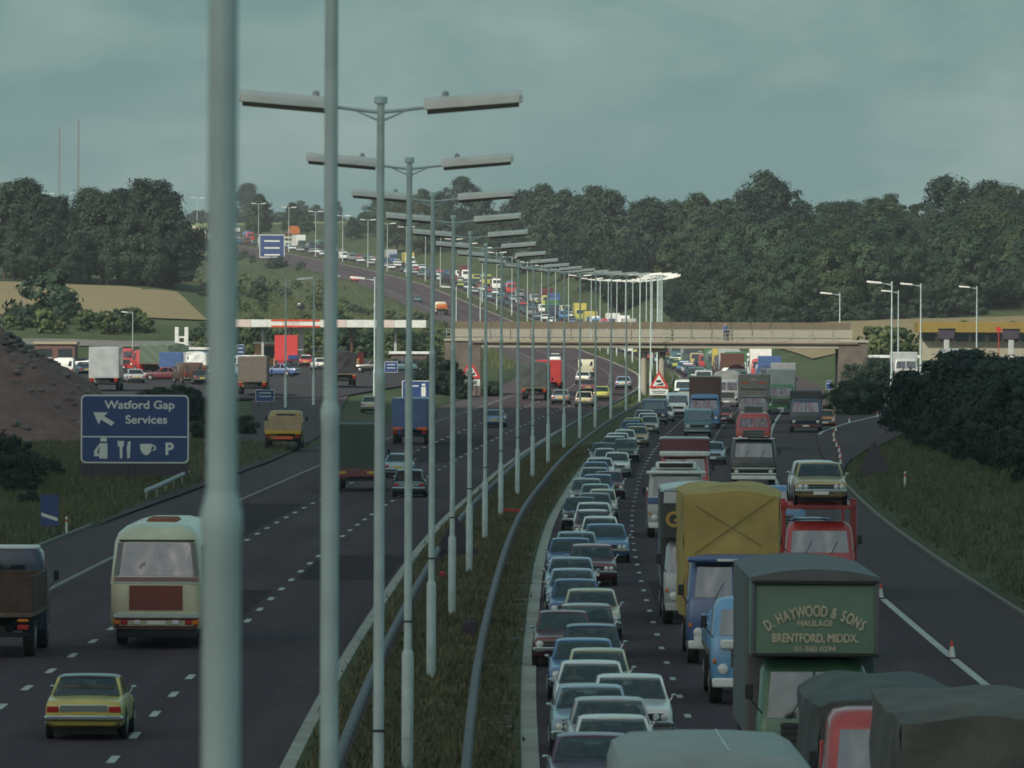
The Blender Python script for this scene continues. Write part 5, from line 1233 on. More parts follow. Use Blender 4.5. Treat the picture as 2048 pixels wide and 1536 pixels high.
while x < bp_(1672):
    o = link('parapet_panel', pme, br, (x + 1 - br.location.x, BD + .35 - br.location.y, zD - br.location.z))
    o = link('fence_panel', fme, br, (x + 1 - br.location.x, BD + 5.8 - br.location.y, zD + 1.12 - br.location.z))
    x += 2.0
rl = MB(); 
for z in (.35, .75, 1.08): rl.tube((xL - 2.6, BD - .55, zD + z), (bp_(1690), BD - .55, zD + z), .03, n=6)
bpart('handrail', rl, M_STEEL)
pp = MB(); pp.tube((0, 0, 0), (0, 0, 1.1), .035, n=6); ppm = pp.mesh('handrail_post', [M_STEEL]); x = xL - 2.6
while x < bp_(1690): link('handrail_post', ppm, br, (x - br.location.x, BD - .55 - br.location.y, zD - br.location.z)); x += 2.4
for x0, x1 in ((bp_(890), bp_(962)), (bp_(1676), bp_(1735))):
    zb = min(gz(x0, BD), gz(x1, BD), float(zr(BD))) - 1.
    a_ = MB(); a_.box(((x0 + x1) / 2, BD + 3, (zb + zD) / 2 - .06), (x1 - x0, 7.6, zD - zb - .2), 0, .05); bpart('abutment', a_, M_BRK)
    c_ = MB(); c_.box(((x0 + x1) / 2, BD + 3, zD - .02), (x1 - x0 + .2, 7.9, .24), 0, .03); bpart('abutment_coping', c_, M_BRC)
for p in (1288, 1324):
    for dy in (.6, 3.2, 5.8):
        c_ = MB(); c_.lathe([(.32, float(zr(BD)) - .3), (.32, zS + .02)], (bp_(p), BD + dy, 0), 14); bpart('pier_column', c_, M_BRC, R(30))
c_ = MB(); c_.box((bp_(1306), BD + 3.2, zS - .18), (2.9, 6.6, .4), 0, .05); bpart('pier_cap', c_, M_BRC)
sq = MB(); sq.box((bp_(1326), BD - .05, pz(706, BD)), (.5, .06, .5), 0, .01); bpart('pier_sign', sq, M_BLACK)
# grassed approach embankments
def bank(name, xa, xb, label):
    g = MB(); n = 14; rings = []
    for j in range(n + 1):
        x = xa + (xb - xa) * j / n; f = 1.; zt = zD - .15 - (abs(x - xa) * .012)
        zg = gz(x, BD) - .6
        rings.append([(x, BD - 9 - (zt - zg), zg), (x, BD - 1.5, zt), (x, BD + 7.5, zt), (x, BD + 14 + (zt - zg), zg)])
    g.loft(rings); o = link(name, g.mesh(name, [G_GREEN], R(30))); tag(o, kind='structure')

o = link('person', PERSON, None, (bp_(1450), BD - .05, zD + .02), 0.3)
for i, m in ((0, P('blue')), (2, P('navy'))): o.material_slots[i].link = 'OBJECT'; o.material_slots[i].material = m
tag(o, 'person in dark blue clothes standing on the bridge above the queue', 'person')

# ------------------------------------------------------------------ signs
def posts(k, xs, y, z0, z1, r=.06, mat=None):
    for x in xs: p = MB(); p.tube((x, y, z0), (x, y, z1), r, n=8); k.part('post', p, mat or M_SIGNBACK)
def rrect(w, h, r, n=4):
    pts = []
    for cx, cz, a0 in ((w / 2 - r, -h / 2 + r, -90), (w / 2 - r, h / 2 - r, 0), (-w / 2 + r, h / 2 - r, 90), (-w / 2 + r, -h / 2 + r, 180)):
        for j in range(n + 1): t = R(a0 + 90 * j / n); pts.append((cx + r * math.cos(t), cz + r * math.sin(t)))
    return pts
SD = 410.
W_, H_ = 216 * SD / F, 137 * SD / F
k = Kind(); cz = pz(861, SD) - gz(px(270, SD), SD)
def shift(poly, z): return [(a, b + z) for a, b in poly]
m_ = MB(); m_.prism(shift(rrect(W_, H_, .28), cz), 0, .06); b0 = k.part('board', m_, M_SIGNWHITE, smooth=None)
m_ = MB(); m_.prism(shift(rrect(W_ - .16, H_ - .16, .22), cz), -.012, -.002); b1 = k.part('blue_face', m_, M_SIGNBLUE, b0, None)
t_ = MB(); text_to(t_, 'Watford Gap', .62, .26, cz + H_ / 2 - .56, -.014, 0, .016, wx=1.12); k.part('lettering', t_, M_SIGNWHITE, b1, None)
t_ = MB(); text_to(t_, 'Services', .62, .62, cz + H_ / 2 - 1.36, -.014, 0, .016, wx=1.12); k.part('lettering', t_, M_SIGNWHITE, b1, None)
t_ = MB(); t_.box((0, -.014, cz - .42), (W_ - .2, .01, .07)); k.part('dividing_line', t_, M_SIGNWHITE, b1, None)
ax, az = -2.25, cz + H_ / 2 - .95
t_ = MB(); t_.prism([(ax, az), (ax + .80, az), (ax + .58, az - .21), (ax + 1.14, az - .55), (ax + .98, az - .74), (ax + .42, az - .40), (ax + .30, az - .68)][::-1], -.022, -.014); k.part('arrow', t_, M_SIGNWHITE, b1, None)
zy = cz - 1.10
t_ = MB(); t_.prism([(-1.86, zy + .42), (-1.52, zy + .42), (-1.52, zy + .62), (-1.86, zy + .62)], -.022, -.014); t_.prism([(-1.92, zy - .5), (-1.48, zy - .5), (-1.48, zy + .33), (-1.92, zy + .33)], -.022, -.014)
t_.prism([(-2.2, zy - .38), (-1.93, zy - .38), (-1.93, zy - .22), (-2.05, zy - .22), (-1.93, zy + .2), (-1.96, zy + .26), (-2.2, zy - .1)], -.022, -.014); k.part('fuel_pump_symbol', t_, M_SIGNWHITE, b1, None)
t_ = MB(); t_.prism([(-.80, zy - .48), (-.68, zy - .48), (-.66, zy + .15), (-.82, zy + .15)], -.022, -.014); t_.prism([(-.92, zy + .15), (-.60, zy + .15), (-.58, zy + .45), (-.94, zy + .45)], -.022, -.014)
t_.prism([(-.40, zy - .48), (-.27, zy - .48), (-.22, zy + .46), (-.38, zy + .40), (-.44, zy + .05)], -.022, -.014); k.part('fork_and_knife_symbol', t_, M_SIGNWHITE, b1, None)
cup = [(.28, zy + .30), (.30, zy + .0), (.42, zy - .22), (.58, zy - .32), (.74, zy - .28), (.88, zy - .1), (.94, zy + .30)]
t_ = MB(); t_.prism(cup, -.022, -.014)
for j in range(6):
    a0, a1 = R(-70 + j * 27), R(-70 + (j + 1) * 27); t_.prism([(.92 + .24 * math.cos(a0), zy + .08 + .18 * math.sin(a0)), (.92 + .24 * math.cos(a1), zy + .08 + .18 * math.sin(a1)), (.92 + .15 * math.cos(a1), zy + .08 + .10 * math.sin(a1)), (.92 + .15 * math.cos(a0), zy + .08 + .10 * math.sin(a0))], -.022, -.014)
k.part('cup_symbol', t_, M_SIGNWHITE, b1, None)
t_ = MB(); text_to(t_, 'P', .92, 1.86, zy - .0, -.014, 0, .03); k.part('parking_symbol', t_, M_SIGNWHITE, b1, None)
m_ = MB(); m_.box((0, .10, cz - H_ / 2 - .34), (W_, .05, .60)); k.part('backing_board', m_, M_SIGNBACK)
posts(k, (-W_ * .40, -.05, W_ * .40), .14, -.6, cz + H_ * .4, .09)
k.spawn('road_sign', (px(270, SD), SD, gz(px(270, SD), SD)), .05, 'large blue motorway services sign with white arrow and four symbols on the left verge', 'road sign')
# countdown marker
k = Kind(); w_, h_ = .76, 1.32
m_ = MB(); m_.box((0, 0, .95), (w_, .04, h_), 0, .01); b0 = k.part('board', m_, M_SIGNBLUE)
t_ = MB(); t_.prism([(-.34, .72), (.34, .50), (.34, .64), (-.34, .86)][::1], -.028, -.021); k.part('diagonal_bar', t_, M_SIGNWHITE, b0, None); posts(k, (0,), .05, -.4, 1.5, .04)
X_ = px(100, 318); k.spawn('countdown_marker', (X_, 318, gz(X_, 318)), 0, 'small upright blue exit countdown marker with one diagonal white bar', 'road sign')
k = Kind(); m_ = MB(); m_.tube((0, 0, -.2), (0, 0, .9), .06, .06, 8); k.part('post', m_, M_SIGNWHITE); m_ = MB(); m_.lathe([(.066, .62), (.066, .76)], n=8); k.part('red_band', m_, M_SIGNRED)
X_ = px(1811, 400); k.spawn('marker_post', (X_, 400, gz(X_, 400)), 0, 'white marker post with a red band on the right grass bank', 'marker post')
X_ = px(134, 318); k.spawn('marker_post', (X_, 318, gz(X_, 318)), 0, 'white marker post with a red band beside the blue countdown marker', 'marker post', scale=.8)
# triangular warning signs
def tri(s, z): h = s * .866; return [(-s / 2, z), (s / 2, z), (0, z + h)]
def warn(face=True, plate=True, s=2.0, zc=2.2):
    k = Kind(); m_ = MB(); m_.prism(tri(s, zc), 0, .05); b0 = k.part('triangle', m_, M_SIGNRED if face else M_SIGNBACK, smooth=None)
    if face:
        m_ = MB(); m_.prism(tri(s * .66, zc + s * .10), -.012, -.002); b1 = k.part('white_face', m_, M_SIGNWHITE, b0, None)
        t_ = MB(); z = zc + s * .14; t_.prism([(-.34 * s * .6, z), (.36 * s * .6, z), (.36 * s * .6, z + .22 * s * .6)], -.022, -.014); t_.box((-.03, -.02, z + .20 * s), (.42 * s * .6, .01, .20 * s * .6)); k.part('hill_symbol', t_, M_BLACK, b1, None)
    if plate: m_ = MB(); m_.box((0, .02, zc - s * .20), (s * .92, .05, s * .30), 0, .01); b2 = k.part('plate', m_, M_SIGNWHITE if face else M_SIGNBACK)
    if plate and face:
        t_ = MB(); t_.box((0, -.01, zc - s * .16), (s * .7, .01, s * .04)); t_.box((0, -.01, zc - s * .25), (s * .6, .01, s * .04)); k.part('plate_lines', t_, M_BLACK, b2, None)
    posts(k, (-s * .3, s * .3), .09, -.5, zc + .3, .05)
    return k
X_ = px(941, 748); warn(True, True, 2.1, 1.6 + .6).spawn('warning_sign', (X_, 742, pz(757, 742) - 2.2), 0, 'red triangle warning sign with a white plate at the left abutment of the bridge', 'road sign', 'steep hill warning signs')
X_ = px(1318, 700); warn(True, True, 1.85, 1.5 + .4).spawn('warning_sign', (X_, 700, pz(775, 700) - 1.9), 0, 'red triangle warning sign with a plate in the central reservation before the bridge', 'road sign', 'steep hill warning signs')
X_ = px(1750, 430); warn(False, True, 2.05, .62).spawn('triangular_sign', (X_, 430, gz(X_, 430) - .35), -.5, 'dark back of a triangular sign on the right grass bank', 'road sign')
X_ = px(912, 278); warn(False, False, 1.7, .35).spawn('triangular_sign', (X_, 278, float(zr(278)) + .06), .25, 'dark back of a triangular sign low in the central reservation', 'road sign')
# blue information boards
def board(p, q, d, wpx, hpx, label, lines=2, sym=False, col=None, low=True, rz=0.):
    k = Kind(); w, h = wpx * d / F, hpx * d / F; X = px(p, d); g = gz(X, d); z = pz(q, d) - g
    m_ = MB(); m_.prism(shift(rrect(w, h, .1), z), 0, .06); b0 = k.part('board', m_, M_SIGNWHITE, smooth=None)
    m_ = MB(); m_.prism(shift(rrect(w * .95, h * .93, .08), z), -.012, -.002); b1 = k.part('face', m_, col or M_SIGNBLUE, b0, None)
    for j in range(lines):
        t_ = MB(); t_.box(((-.16 * w if sym else 0), -.015, z + h * (.22 - .30 * j)), (w * (.5 if sym else .62), .01, h * .065)); k.part('lettering_line', t_, M_SIGNWHITE, b1, None)
    if sym:
        t_ = MB(); t_.box((w * .27, -.015, z - h * .08), (w * .16, .01, h * .5)); t_.box((w * .27, -.015, z + h * .28), (w * .12, .01, h * .12)); k.part('fuel_pump_symbol', t_, M_SIGNWHITE, b1, None)
    posts(k, (-w * .35, w * .35), .1, -.5, z, .05)
    k.spawn('road_sign', (X, d, g), rz, label, 'road sign')
board(832, 781, 700, 56, 38, 'blue fuel sign with a white pump symbol on the verge right of the slip road', 1, True)
board(530, 793, 640, 38, 24, 'small blue board with white lines beside the exit slip road', 2)
board(543, 494, 1928, 50, 46, 'big blue direction sign far up the hill at the left of the motorway', 3)
board(481, 704, 860, 14, 26, 'narrow blue and white board at the left of the filling station', 2)
board(782, 735, 800, 26, 22, 'small blue board in front of the low flat-roofed building', 2)
board(1658, 768, 700, 12, 18, 'small blue sign on the right verge before the bridge', 1)
board(760, 775, 690, 16, 30, 'narrow blue board on the verge behind the third lamp post', 2)

# ------------------------------------------------------------------ cones
k = Kind(); m_ = MB(); m_.box((0, 0, .03), (.42, .42, .06), 0, .02); k.part('base', m_, plain('cone_base', (.10, .03, .03), rough=.8))
m_ = MB(); m_.lathe([(.165, .06), (.125, .30)], n=12); k.part('lower_body', m_, M_SIGNWHITE); m_ = MB(); m_.lathe([(.125, .30), (.085, .52)], n=12); k.part('white_sleeve', m_, M_SIGNWHITE); m_ = MB(); m_.lathe([(.088, .52), (.04, .78), (.03, .80)], n=12); k.part('red_top', m_, plain('cone_red', (.62, .05, .03), rough=.5))
CONE = [(1906, 202), (1763, 246), (1682, 462), (1681, 480), (1679, 498), (1674, 516), (1669, 534), (1668, 552), (1672, 572), (1699, 606), (1756, 628)]
names = ['in the foreground on the thick white line', 'on the hard shoulder line beside the green haulage lorry', *[f'{ORD(j + 1)} up in the curved row at the slip nose' for j in range(7)], 'at the bend of the slip road white line', 'farthest along the slip road line by the bushes']
for (p, d), nm in zip(CONE, names):
    X_ = px(p, d); u_ = X_ - float(xm(d)); z_ = float(zr(d)) + .01 if u_ < 17.3 else gz(X_, d) + .13
    k.spawn('traffic_cone', (X_, d, z_), .3, f'red and white traffic cone {nm}', 'traffic cone', 'cones along the right hard shoulder', scale=.62)
def small(name, p, d, mb, mat, label, cat, z=None):
    X_ = px(p, d); tag(link(name, mb.mesh(name, [mat], R(40)), None, (X_, d, (float(zr(d)) + .06) if z is None else z)), label, cat)
m_ = MB(); m_.lathe([(.10, 0), (.12, .05), (.12, .20), (.06, .26)], n=10); small('hazard_lamp', 886, 262, m_, plain('hazard_red', (.45, .03, .03), rough=.4), 'small red hazard lamp lying in the central reservation', 'lamp')
m_ = MB(); m_.box((.35, 0, .2), (.9, .08, .14), 0, .02); m_.box((-.2, 0, .15), (.2, .2, .3), 0, .04); small('barrier_board', 1016, 350, m_, plain('hazard_red', (.45, .03, .03), rough=.4), 'red and pale broken barrier board in the central reservation', 'barrier board')
m_ = MB(); m_.box((0, 0, .24), (.42, .16, .5), 0, .05); small('dark_panel', 942, 213, m_, M_SIGNBACK, 'dark panel leaning on the right barrier of the reservation', 'panel')
m_ = MB()
for j in range(70): m_.box((2.0 - 1.6 * rng.random() ** 2 + float(xm(d0 := 165 + rng.random() * 110)), d0, float(zr(d0)) + .08), (.1 + .35 * rng.random(), .1 + .5 * rng.random(), .06), 0, .01, rng.random() * 3)
tag(link('rubble', m_.mesh('rubble', [plain('rubble_grey', (.17, .14, .125), rough=.95, var=.35, scale=2)])), 'broken kerb rubble strewn along the right edge of the reservation', 'rubble', None, 'stuff')

# ------------------------------------------------------------------ left services: filling station
FD = 900.
fg = gz(px(650, FD), FD) + .16
fs = link('filling_station', None, None, (px(650, FD), FD, fg)); tag(fs, 'filling station canopy with a white and orange fascia at the left services', 'filling station')
def fpart(name, mb, mat, smooth=None, parent=None):
    o = link(name, mb.mesh(name, [mat], smooth)); o.parent = fs if parent is None else parent
    if parent is None: o.matrix_parent_inverse = Matrix.Translation(-Vector(fs.location))
    else: o.matrix_parent_inverse = Matrix.Translation(-Vector(fs.location))
    return o
xa, xb = px(470, FD), px(852, FD); zt_, zb_ = pz(641, FD), pz(656, FD)
m_ = MB(); m_.box(((xa + xb) / 2, FD + 6, (zt_ + zb_) / 2), (xb - xa, 12, zt_ - zb_ - .1), 0, .02); can = fpart('canopy', m_, M_WHITE)
M_FOR = plain('fascia_orange', (.62, .07, .03), rough=.4)
nf = 12
for j in range(nf):
    x0 = xa + (xb - xa) * j / nf; x1 = xa + (xb - xa) * (j + 1) / nf - .03
    m_ = MB(); m_.box(((x0 + x1) / 2, FD - .06, (zt_ + zb_) / 2), (x1 - x0, .10, zt_ - zb_), 0, .01); fpart('fascia_panel', m_, M_WHITE if j % 3 else plain('fascia_pale_pink', (.60, .50, .46), rough=.4))
m_ = MB(); xo0, xo1 = px(542, FD), px(640, FD); m_.box(((xo0 + xo1) / 2, FD - .13, zt_ - .09), (xo1 - xo0, .05, .2)); m_.box(((xo0 + xo1) / 2, FD - .13, zb_ + .09), (xo1 - xo0, .05, .2)); fpart('orange_stripe', m_, M_FOR)
for p in (524, 578, 702, 790):
    for dy in (2, 9): m_ = MB(); m_.box((px(p, FD), FD + dy, (fg + zb_) / 2), (.3, .3, zb_ - fg), 0, .02); fpart('column', m_, P('lightgrey') if p != 702 else P('brown'))
m_ = MB(); m_.box((px(600, FD), FD + 3, (fg + zb_) / 2), (.7, .7, zb_ - fg), 0, .02); fpart('column', m_, M_WHITE)
m_ = MB(); m_.box((px(572, FD), FD + .6, (pz(672, FD) + pz(723, FD)) / 2), (px(595, FD) - px(549, FD), .4, pz(672, FD) - pz(723, FD)), 0, .03); pan = fpart('red_price_board', m_, plain('price_board_red', (.55, .05, .05), rough=.45))
m_ = MB()
for q in (686, 694, 701): m_.box((px(571, FD), FD + .37, pz(q, FD)), (2.0, .05, .12))
fpart('price_board_lines', m_, M_WHITE, None, pan)
m_ = MB(); m_.box((px(585, FD), FD + .30, pz(716, FD)), (1.1, .06, .5)); fpart('blue_notice', m_, M_SIGNBLUE)
m_ = MB(); m_.box((px(528, FD), FD + 5, (fg + pz(690, FD)) / 2), (2.4, 3, pz(690, FD) - fg), 0, .03); kio = fpart('kiosk', m_, plain('kiosk_tan', (.42, .26, .13), rough=.7))
m_ = MB(); m_.box((px(528, FD), FD + 5, pz(688, FD)), (2.8, 3.4, .25), 0, .02); fpart('kiosk_roof', m_, M_WHITE)
m_ = MB(); m_.box((px(536, FD), FD + 3.46, pz(706, FD)), (1.2, .05, 1.4)); fpart('kiosk_window', m_, M_GLASS2)
for p in (560, 614, 668, 720): m_ = MB(); m_.box((px(p, FD), FD + 4, fg + .8), (.7, .5, 1.6), 0, .05); fpart('fuel_pump', m_, plain('pump_red', (.5, .05, .05), rough=.4))
m_ = MB(); m_.tube((px(604, FD), FD + 2, zt_), (px(602, FD), FD + 2, zt_ + 1.2), .08, n=6); m_.lathe([(.05, -.1), (.40, -.06), (.50, 0), (.40, .06), (.05, .1)], (px(600, FD), FD + 2, zt_ + 1.55), 16, axis='Y'); fpart('oval_sign', m_, P('black'), R(40))
# low flat-roofed building right of the station
def hut(name, p0, p1, q0, q1, d, depth, wall, roofm, label, cat, win=0, overhang=.25):
    r_ = link(name, None, None, (px((p0 + p1) / 2, d), d, gz(px((p0 + p1) / 2, d), d))); tag(r_, label, cat)
    x0, x1 = px(p0, d), px(p1, d); zt, zb = pz(q0, d), r_.location.z - .3; o_ = r_.location
    m_ = MB(); m_.box(((x0 + x1) / 2 - o_.x, depth / 2, (zt + zb) / 2 - o_.z), (x1 - x0, depth, zt - zb), 0, .03); wl_ = link('wall', m_.mesh('wall', [wall]), r_)
    m_ = MB(); m_.box(((x0 + x1) / 2 - o_.x, depth / 2, zt + .14 - o_.z), (x1 - x0 + 2 * overhang, depth + 2 * overhang, .30), 0, .03); link('roof', m_.mesh('roof', [roofm]), r_)
    for j in range(win):
        xc = x0 + (x1 - x0) * (j + .5) / win - o_.x; m_ = MB(); m_.box((xc, -.03, zt - 1.1 - o_.z), ((x1 - x0) / win * .7, .06, 1.1), 0, .01); w_ = link('window', m_.mesh('window', [M_GLASS2]), r_)
        m_ = MB(); m_.box((xc, -.06, zt - 1.70 - o_.z), ((x1 - x0) / win * .75, .12, .08)); link('sill', m_.mesh('sill', [M_WHITE]), w_)
    return r_
hut('service_building', 782, 862, 709, 745, 880, 6, plain('shop_wall_brown', (.10, .075, .06), rough=.8), M_WHITE, 'low dark building with a flat white roof right of the filling station', 'building', 4)
hut('low_building', 318, 425, 702, 725, 930, 6, plain('shed_wall', (.30, .26, .2), rough=.8), M_WHITE, 'low building with a white roof behind the parked blue lorries', 'building', 5)
hut('shed', 70, 150, 692, 712, 950, 6, plain('shed_brown', (.14, .07, .06), rough=.8), plain('shed_roof', (.36, .30, .2), rough=.8), 'brown shed with a sandy roof behind the white parked van', 'shed', 2)
hut('canopy_building', 1748, 1832, 713, 742, 830, 8, plain('shop_wall_grey', (.24, .24, .23), rough=.8), M_WHITE, 'grey building under a bright white flat roof behind the roadside bushes', 'building', 4, .5)
k = Kind(); m_ = MB(); m_.box((-.55, 0, 2.2), (.42, .4, 4.4), 0, .04); m_.box((.55, 0, 2.2), (.42, .4, 4.4), 0, .04); b0 = k.part('upright', m_, M_WHITE); m_ = MB(); m_.box((0, 0, 2.9), (1.3, .3, .9), 0, .03); b1 = k.part('panel', m_, M_WHITE); m_ = MB(); m_.box((0, -.17, 2.95), (.5, .04, .42)); k.part('dark_mark', m_, M_BLACK, b1)
X_ = px(363, 860); k.spawn('sign_pylon', (X_, 860, pz(706, 860) - 1.6), 0, 'white twin-upright sign pylon above the parked blue lorries', 'sign')
k = Kind(); m_ = MB(); m_.lathe([(.45, 0), (.48, .05), (.48, 1.3), (.4, 1.35)], n=14); k.part('body', m_, plain('drum_orange', (.52, .30, .12), rough=.6)); m_ = MB(); m_.lathe([(.5, .62), (.5, .70)], n=14); k.part('rim', m_, plain('drum_orange', (.52, .30, .12), rough=.6))
X_ = px(711, 850); k.spawn('oil_drum', (X_, 850, gz(X_, 850) + .16), 0, 'tan orange drum standing on the forecourt right of the black lorry', 'drum')
# mustard building on the right, with two dark signal heads before it
mb_ = link('long_building', None, None, (px(1945, 900), 900, gz(px(1945, 900), 900))); tag(mb_, 'long low building with a mustard fascia at the right edge', 'building')
def mpart(n, m, mat): o = link(n, m.mesh(n, [mat])); o.parent = mb_; o.matrix_parent_inverse = Matrix.Translation(-Vector(mb_.location)); return o
x0, x1 = px(1835, 900), px(2090, 900)
m_ = MB(); m_.box(((x0 + x1) / 2, 904, pz(651, 900)), (x1 - x0, 9, 1.25), 0, .03); mpart('fascia', m_, plain('fascia_mustard', (.24, .165, .03), rough=.6))
m_ = MB(); m_.box(((x0 + x1) / 2, 905, (pz(662, 900) + mb_.location.z) / 2 - .2), (x1 - x0 - 1.2, 7, pz(662, 900) - mb_.location.z + .4)); mpart('wall', m_, plain('wall_cream', (.32, .30, .22), rough=.8))
for j in range(7): m_ = MB(); xc = x0 + 1.4 + j * (x1 - x0 - 2.4) / 6.5; m_.box((xc, 901.46, pz(672, 900)), (1.5, .08, .9), 0, .01); mpart('window', m_, M_GLASS2)
for p, lb in ((1893, 'dark box headed sign on a stout stem before the mustard building, left of two'), (2022, 'dark box headed sign on a stout stem before the mustard building, right of two')):
    k = Kind(); X_ = px(p, 700); g_ = gz(X_, 700); z_ = pz(666, 700) - g_; m_ = MB(); m_.box((0, 0, z_), (1.6, .5, 1.0), 0, .12); k.part('head', m_, M_SIGNBACK); m_ = MB(); m_.box((0, 0, z_ + .52), (1.7, .6, .10), 0, .03); k.part('hood', m_, M_BLACK); m_ = MB(); m_.box((0, 0, z_ / 2 - .2), (.5, .35, z_ + .3), 0, .05); k.part('stem', m_, P('lightgrey')); k.spawn('box_sign', (X_, 700, g_), 0, lb, 'sign')
m_ = MB(); m_.lathe([(.02, -.03), (.28, -.03), (.28, .03), (.02, .03)], (0, 0, 0), 16, axis='Y'); m_.tube((0, .05, 0), (0, .05, -3.4), .05, n=6); small('round_sign', 1997, 790, m_, M_SIGNRED, 'small round red sign left of the right hand box sign', 'road sign', pz(655, 790))

# parked vehicles at the services
def parked(kind, p, d, name, label, cat, mats, away=True, drz=0., scale=1.): X_ = px(p, d); kind.spawn(name, (X_, d, gz(X_, d) + .17), (math.pi if away else 0) + drz, label, cat, 'vehicles parked at the services', mats, scale)
parked(CARS['van'], 130, 770, 'van', 'white van parked at the far left beyond the gravel heap', 'van', {'PAINT': P('white')})
parked(lorry('box', 8, 2.5, 2.6, 3.6, 'grille', 1), 218, 700 + 8, 'lorry', 'grey box lorry parked tail on above the blue services sign', 'lorry', {'PAINT': P('grey'), 'BODY': P('silver'), 'TRIM': P('grey')}, scale=1.12)
parked(lorry('tarp', 9, 2.5, 2.6, 3.4, 'grille', 31), 283, 810, 'lorry', 'parked lorry with a high green sheeted load', 'lorry', {'PAINT': P('red'), 'BODY': P('red'), 'TRIM': P('red'), 'TARP': plain('tarpaulin_green', (.10, .14, .10), rough=.8)}, drz=.5)
parked(lorry('drop', 8, 2.5, 2.6, 3.0, 'grille', 31), 246, 830, 'lorry', 'red cabbed lorry parked beside the green sheeted load', 'lorry', {'PAINT': P('red'), 'BODY': P('white'), 'TRIM': P('red')}, False)
parked(lorry('box', 8, 2.5, 2.6, 2.6, 'grille', 31), 349, 790, 'lorry', 'blue lorry with orange tail lamps parked below the white sign pylon', 'lorry', {'PAINT': P('blue'), 'BODY': P('blue'), 'TRIM': P('blue')})
parked(lorry('tarp', 8, 2.5, 2.6, 2.6, 'grille', 32), 396, 800, 'lorry', 'blue lorry with a white sheet parked right of the white sign pylon', 'lorry', {'PAINT': P('blue'), 'BODY': P('blue'), 'TRIM': P('red'), 'TARP': P('white')})
k = lorry('box', 8, 2.5, 2.6, 3.2, 'grille', 1); parked(k, 511, 688 + 8, 'lorry', 'brown box lorry with a pale grey roof parked left of the slip road', 'lorry', {'PAINT': P('tan'), 'BODY': plain('box_brown_grey', (.13, .11, .09), rough=.7), 'TRIM': P('grey')}, scale=1.08)
parked(CARS['saloon'], 560, 800, 'car', 'dark blue saloon at the pumps below the red price board', 'car', {'PAINT': P('blue'), 'ROOF': P('blue')}, drz=1.2)
parked(CARS['saloon'], 748, 840, 'car', 'black saloon parked right of the tan drum', 'car', {'PAINT': P('black'), 'ROOF': P('black')}, drz=1.4)
parked(CARS['small saloon'], 612, 890, 'car', 'red car under the filling station canopy', 'car', {'PAINT': P('red'), 'ROOF': P('white')})
parked(CARS['estate car'], 690, 870, 'car', 'navy estate car under the filling station canopy', 'car', {'PAINT': P('navy'), 'ROOF': P('navy')}, drz=.3)
parked(lorry('box', 8, 2.5, 2.6, 3.2, 'grille', 1), 1812, 760, 'lorry', 'grey lorry parked behind the right bushes below the white roof', 'lorry', {'PAINT': P('lightgrey'), 'BODY': P('silver'), 'TRIM': P('grey')}, False)
parked(lorry('flat', 7, 2.4, 2.6, 3.2, 'grille', 1), 1905, 790, 'lorry', 'light lorry parked beyond the right bushes', 'lorry', {'PAINT': P('paleblue'), 'BODY': P('silver'), 'TRIM': P('grey')}, False)

for j, (st, p, d, c, lb, az) in enumerate([('saloon', 168, 800, 'navy', 'navy saloon parked right of the white van', .2), ('saloon', 188, 860, 'white', 'white saloon parked at the back of the lorry park', 1.5), ('estate car', 305, 870, 'orange', 'orange estate car parked behind the green sheeted lorry', 1.4), ('saloon', 330, 760, 'maroon', 'maroon saloon parked in front of the blue lorries', 1.6),
        ('van', 375, 745, 'brown', 'brown van parked in front of the white sheeted lorry', .3), ('saloon', 402, 740, 'black', 'black saloon parked nearest the first lamp post', .1), ('hatchback', 455, 790, 'paleblue', 'pale blue hatchback parked left of the filling station', 1.2), ('van', 492, 820, 'white', 'white van parked by the filling station kiosk', .6),
        ('saloon', 640, 860, 'white', 'white saloon beside the fuel pumps', .2), ('saloon', 800, 850, 'teal', 'dark teal saloon parked before the low flat-roofed building', 1.5), ('saloon', 268, 745, 'silver', 'silver saloon parked right of the grey box lorry', .2)]):
    parked(CARS[st], p, d, 'van' if st == 'van' else 'car', lb, 'van' if st == 'van' else 'car', {'PAINT': P(c), 'ROOF': P(c)}, True, az)
# ------------------------------------------------------------------ far masts
k = Kind(); m_ = MB(); H_ = 100
for s in ((-1, -1), (1, -1), (0, 1)): m_.tube((s[0] * 1.3, s[1] * 1.1, 0), (s[0] * .5, s[1] * .4, H_), .26, .2, 5)
for j in range(34):
    f = lambda t: 1.3 - .8 * t; t0, t1 = j / 34, (j + 1) / 34; m_.tube((-f(t0), -1, H_ * t0), (f(t1), -.9, H_ * t1), .09, n=4); m_.tube((f(t0), -1, H_ * t0), (-f(t1), -.9, H_ * t1), .09, n=4)
k.part('lattice', m_, plain('mast_steel', (.17, .18, .185), rough=.7)); m_ = MB(); m_.tube((0, 0, H_), (0, 0, H_ + 3), .1, n=5); k.part('aerial', m_, plain('mast_steel', (.17, .18, .185), rough=.7))
for p, q, lb in ((117, 250, 'faint tall lattice mast on the left skyline, the left of a pair'), (155, 234, 'faint tall lattice mast on the left skyline, the right and taller of a pair')):
    d = 3900.; top = pz(q, d); k.spawn('lattice_mast', (px(p, d), d, float(tz(px(p, d) - xm(d), d)) - .5), 0, lb, 'mast', 'masts on the horizon', scale=(top - float(tz(px(p, d) - xm(d), d))) / 103)

